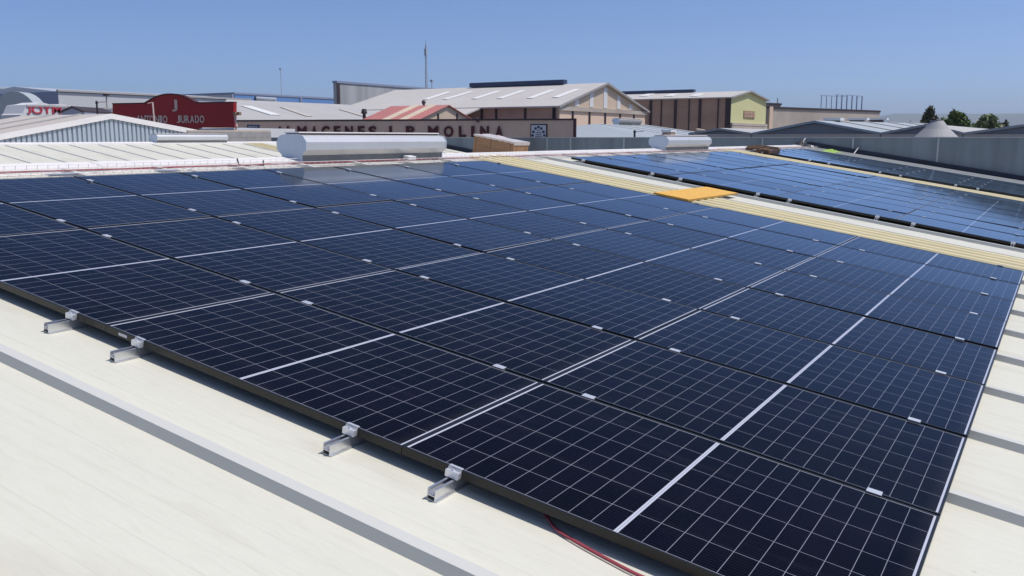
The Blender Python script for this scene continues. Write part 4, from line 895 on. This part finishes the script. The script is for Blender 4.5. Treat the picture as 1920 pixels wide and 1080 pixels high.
# curved hall, cropped by the left edge
q = P(25, 171, 92); qx = q.x
ch = thing('curved_hall', 'grey hall with rounded end wall at the left edge', 'building', (q.x, q.y, GZ))
pr = []; RX, RZ = 2.3*1.15, q.z-1.4
for k in range(17): a = math.pi*k/16; pr.append(Vector((0, 0, 0))+(_r*math.cos(a)*RX)+Vector((q.x, q.y, 1.4+math.sin(a)**.8*RZ)))
basepts = [flat(pr[-1]), flat(pr[0])]; bk = (_fw*1); bk.z = 0; bk.normalize()
MB().prism([basepts[1]]+pr+[basepts[0]], bk*2.2).build('body', M['mroof'], ch, smooth=False)
A6 = P(62, 172, 135); a = P(-160, 150, 128); b = P(62, 173, 135)
lh = thing('pale_roofed_hall', 'pale low pitched roof at the left edge above the curved hall', 'building', (a.x, a.y, GZ)); bk2 = bk*16
MB().prism([flat(a), flat(b), b, a], bk2).build('body', M['white_clad'], lh)
MB().prism([a+Vector((0, 0, .01))-bk*.3, b+Vector((0, 0, .01))-bk*.3, b+Vector((0, 0, .3))-bk*.3, a+Vector((0, 0, .3))-bk*.3], bk*16.5).build('roof', M['silver_roof'], lh)

# lettered white board at the left
A7 = P(38, 259.5, 66); B7 = atx(212, 259.5, A7.x); t7 = (B7-A7); t7.z = 0; t7.normalize(); n7 = Vector((t7.y, -t7.x, 0))
jy = thing('white_shop_front', 'white shop front with large red letters left of the red sign', 'building', (A7.x, A7.y, GZ))
pr = [(38, 215), (42, 213), (49, 196.5), (64, 195), (78, 191.6), (92, 195.5), (115, 195), (145, 201), (212, 202.5)]
pts = [onwall(A7, B7, x, y) for x, y in pr]; pts += [flat(pts[-1]), flat(pts[0])]
MB().prism(pts, -n7*2.5).build('body', M['wht'], jy)
g = MB(); tp = [onwall(A7, B7, x, y) for x, y in ((49, 197), (92, 197.5), (145, 201.3), (212, 202.8))]
for a, b in zip(tp, tp[1:]): up = Vector((0, 0, .1)); g.hexa([a+n7*.08-up, b+n7*.08-up, b+n7*.002-up, a+n7*.002-up, a+n7*.08+up*.3, b+n7*.08+up*.3, b+n7*.002+up*.3, a+n7*.002+up*.3])
g.build('top_trim', M['groof'], jy)
M['bred'] = mat('bright_red_letter', (.50, .03, .06), .5)
for c_, x0, x1 in (('J', 50.5, 56.5), ('O', 59.5, 78.5), ('Y', 81, 94), ('M', 98, 114), ('A', 121, 133)): letter(c_, A7, B7, x0, x1, 198.5, 213, M['bred'], jy, .07, .05, weight=.012)
# cream annex below it and small dark gable
q0, q1 = P(37, 219, 62), P(150, 219, 60); an2 = thing('cream_annex', 'cream walled annex roof below the white shop front', 'building', (q0.x, q0.y, GZ))
MB().prism([flat(q0), flat(q1), q1, q0], bk*9).build('body', M['cream_roof'], an2); MB().prism([flat(q0)-_r*.02, flat(q0)-_r*.3, q0-_r*.3, q0-_r*.02], bk*2).build('end_pier', M['post'], an2)
a, p_, b = P(115, 211.5, 66), P(136, 202, 66), P(158, 211, 66); sg = thing('small_gable', 'tiny dark edged grey gable in front of the red letters', 'building', (p_.x, p_.y, GZ))
MB().prism([flat(a), flat(b), b, p_, a], bk*5).build('body', M['bluegrey'], sg)
for e in (a, b): MB().hexa([p_-bk*.2, e-bk*.2, e+bk*5, p_+bk*5, p_-bk*.2+Vector((0, 0, .12)), e-bk*.2+Vector((0, 0, .12)), e+bk*5+Vector((0, 0, .12)), p_+bk*5+Vector((0, 0, .12))]).build('roof_slope', M['post'], sg)

# masts on the skyline
p = P(798, 83, 190); mt = thing('lattice_mast', 'tall thin lattice radio mast behind the beige hall roof', 'mast', (p.x, p.y, GZ))
def leg(k, z):
    f = 1-(z-GZ)/(p.z-GZ); r_ = .12+.42*f; a = R(120*k+20); return Vector((p.x+r_*math.cos(a), p.y+r_*math.sin(a), z))
for k in range(3): MB().tube([leg(k, GZ), leg(k, p.z)], .05, 5).build('leg', M['mast'], mt)
g = MB(); z = GZ; i = 0
while z < p.z-.6:
    for k in range(3): g.tube([leg(k, z), leg((k+1) % 3, z+.9)], .03, 4, False); g.tube([leg(k, z+.9), leg((k+1) % 3, z+.9)], .03, 4, False)
    z += .9
g.build('bracing', M['mast'], mt)
MB().box(p.x-.25, p.x+.25, p.y-.2, p.y+.2, p.z-2.3, p.z-.9).build('antenna', M['mast'], mt); MB().tube([p, p+Vector((0, 0, .8))], .05, 5).build('spike', M['mast'], mt)
for px, yt, d, lab in ((526, 129, 210, 'very thin pole on the skyline above the blue hall'), (809.5, 151, 170, 'short pole right of the lattice mast behind the hall roof')):
    p = P(px, yt, d); r0 = thing('skyline_pole', lab, 'pole', (p.x, p.y, GZ)); MB().tube([(p.x, p.y, GZ), p], .07, 5).build('pole', M['mast'], r0); MB().box(p.x-.25, p.x+.25, p.y-.2, p.y+.2, p.z-.25, p.z+.15).build('head', M['mast'], r0)

# ------------------------------------------------------------------ trees
def tree(px, ytop, wpx, d, label, leafm, blobs, n, spiky=False, seed=1):
    rnd = random.Random(seed); k = d/1703.5; base = P(px, 259.5, d); base.z = GZ; top = P(px, ytop, d).z
    root = thing('tree', label, 'tree', tuple(base), 'trees beyond the parapet'); W = wpx*k/2; H = top-GZ
    g = MB(); g.tube([base, base+Vector((.1, 0, H*.35)), base+Vector((-.1, .1, H*.7)), base+Vector((0, 0, H*.93))], [.35, .26, .16, .05], 8)
    for i in range(9):
        a = rnd.uniform(0, 6.28); z0 = H*rnd.uniform(.3, .7); e = base+Vector((math.cos(a)*W*.8, math.sin(a)*W*.8, z0+H*rnd.uniform(.1, .22))); g.tube([base+Vector((0, 0, z0)), (base+Vector((0, 0, z0))+e)/2+Vector((0, 0, .2)), e], [.12, .08, .03], 5)
    g.build('trunk', M['bark'], root)
    g = MB(); L = .2 if spiky else .27; n = int(n*.62)
    for i in range(n):
        bx, bz, br, bh = rnd.choice(blobs); 
        while True:
            v = Vector((rnd.uniform(-1, 1), rnd.uniform(-1, 1), rnd.uniform(-1, 1)))
            if v.length < 1: break
        if rnd.random() < .6: v = v.normalized()*rnd.uniform(.75, 1.08)
        c = base+Vector((0, 0, 0))+_r*(bx*W+v.x*br*W)+Vector((0, v.y*br*W, H*(1-bz)+v.z*bh*H))
        c += Vector((noise.noise(c*.9)*(.35 if spiky else .8), 0, noise.noise(c*.9+Vector((5, 0, 0)))*(.5 if spiky else .9)))
        for q in range(3):
            o = c+Vector((rnd.gauss(0, .12), rnd.gauss(0, .12), rnd.gauss(0, .12))); a = Vector((rnd.gauss(0, 1), rnd.gauss(0, 1), rnd.gauss(0, .6)+(1.2 if spiky else 0))).normalized()*L*rnd.uniform(.6, 1.4); b = a.cross(Vector((rnd.gauss(0, 1), rnd.gauss(0, 1), rnd.gauss(0, 1)))).normalized()*L*.45
            g.poly([o-a, o+b, o+a, o-b])
    g.build('crown', leafm, root)
tree(1744, 207, 46, 95, 'dark spiky conifer beyond the parapet, left of the cowl', M['leaf_dark'], [(0, .10, .22, .10), (-.1, .2, .6, .10), (.1, .28, .9, .12), (-.6, .14, .12, .08), (-.35, .12, .1, .09), (.35, .13, .12, .07), (0, .4, 1, .15), (-.2, .3, .9, .1), (0, .05, .05, .08)], 2600, True, 3)
tree(1793, 216, 74, 100, 'broad green tree beyond the parapet, right of the cowl', M['leaf_mid'], [(0, .08, .4, .06), (-.4, .15, .5, .08), (.35, .17, .5, .08), (.1, .25, .9, .12), (-.3, .33, .8, .13), (0, .45, 1, .18), (-.1, .03, .25, .025), (.7, .28, .4, .08)], 3000, False, 5)
tree(1851, 218, 48, 105, 'pale green bushy tree beyond the parapet, rightmost big one', M['leaf_pale'], [(0, .08, .6, .07), (-.4, .17, .6, .09), (.4, .18, .6, .1), (0, .3, 1, .15), (0, .45, 1, .2)], 2400, False, 8)
tree(1882, 229, 36, 120, 'small dark tree beyond the parapet at the far right', M['leaf_dark'], [(0, .08, .5, .06), (-.5, .14, .5, .07), (.5, .13, .4, .06), (0, .25, 1, .12)], 1200, False, 11)
tree(1828, 234, 30, 130, 'small distant tree between the broad and pale trees', M['leaf_mid'], [(0, .1, .8, .08), (0, .25, 1, .15)], 700, False, 13)
tree(1727, 232, 22, 90, 'low dark shrub at the foot of the spiky conifer', M['leaf_dark'], [(0, .1, .7, .08), (0, .25, 1, .15), (.3, .07, .2, .07)], 700, True, 15)
p = P(1706, 233.5, 88); sp = thing('bird_scarer', 'little dark object on the roof edge left of the conifer', 'fitting', tuple(p)); MB().tube([p-Vector((.35, 0, -.03)), p+Vector((.4, 0, -.02))], .11, 6).build('body', M['post'], sp); MB().tube([p-Vector((0, 0, 1.5)), p+Vector((0, 0, .4))], .03, 5).build('rod', M['post'], sp)

# ================================================================== haze
hb = MB().box(-12500, 12500, -12500, 12500, -7.5, 320).build('haze', None)
hm = bpy.data.materials.new('haze_air'); hm.use_nodes = True; t = hm.node_tree
for n in list(t.nodes):
    if n.type == 'BSDF_PRINCIPLED': t.nodes.remove(n)
pv = t.nodes.new('ShaderNodeVolumePrincipled'); pv.inputs['Density'].default_value = 1.2e-4; pv.inputs['Color'].default_value = (.76, .87, 1, 1); pv.inputs['Anisotropy'].default_value = .2
t.links.new(pv.outputs[0], t.nodes['Material Output'].inputs['Volume']); hb.data.materials.append(hm); hb['kind'] = 'stuff'
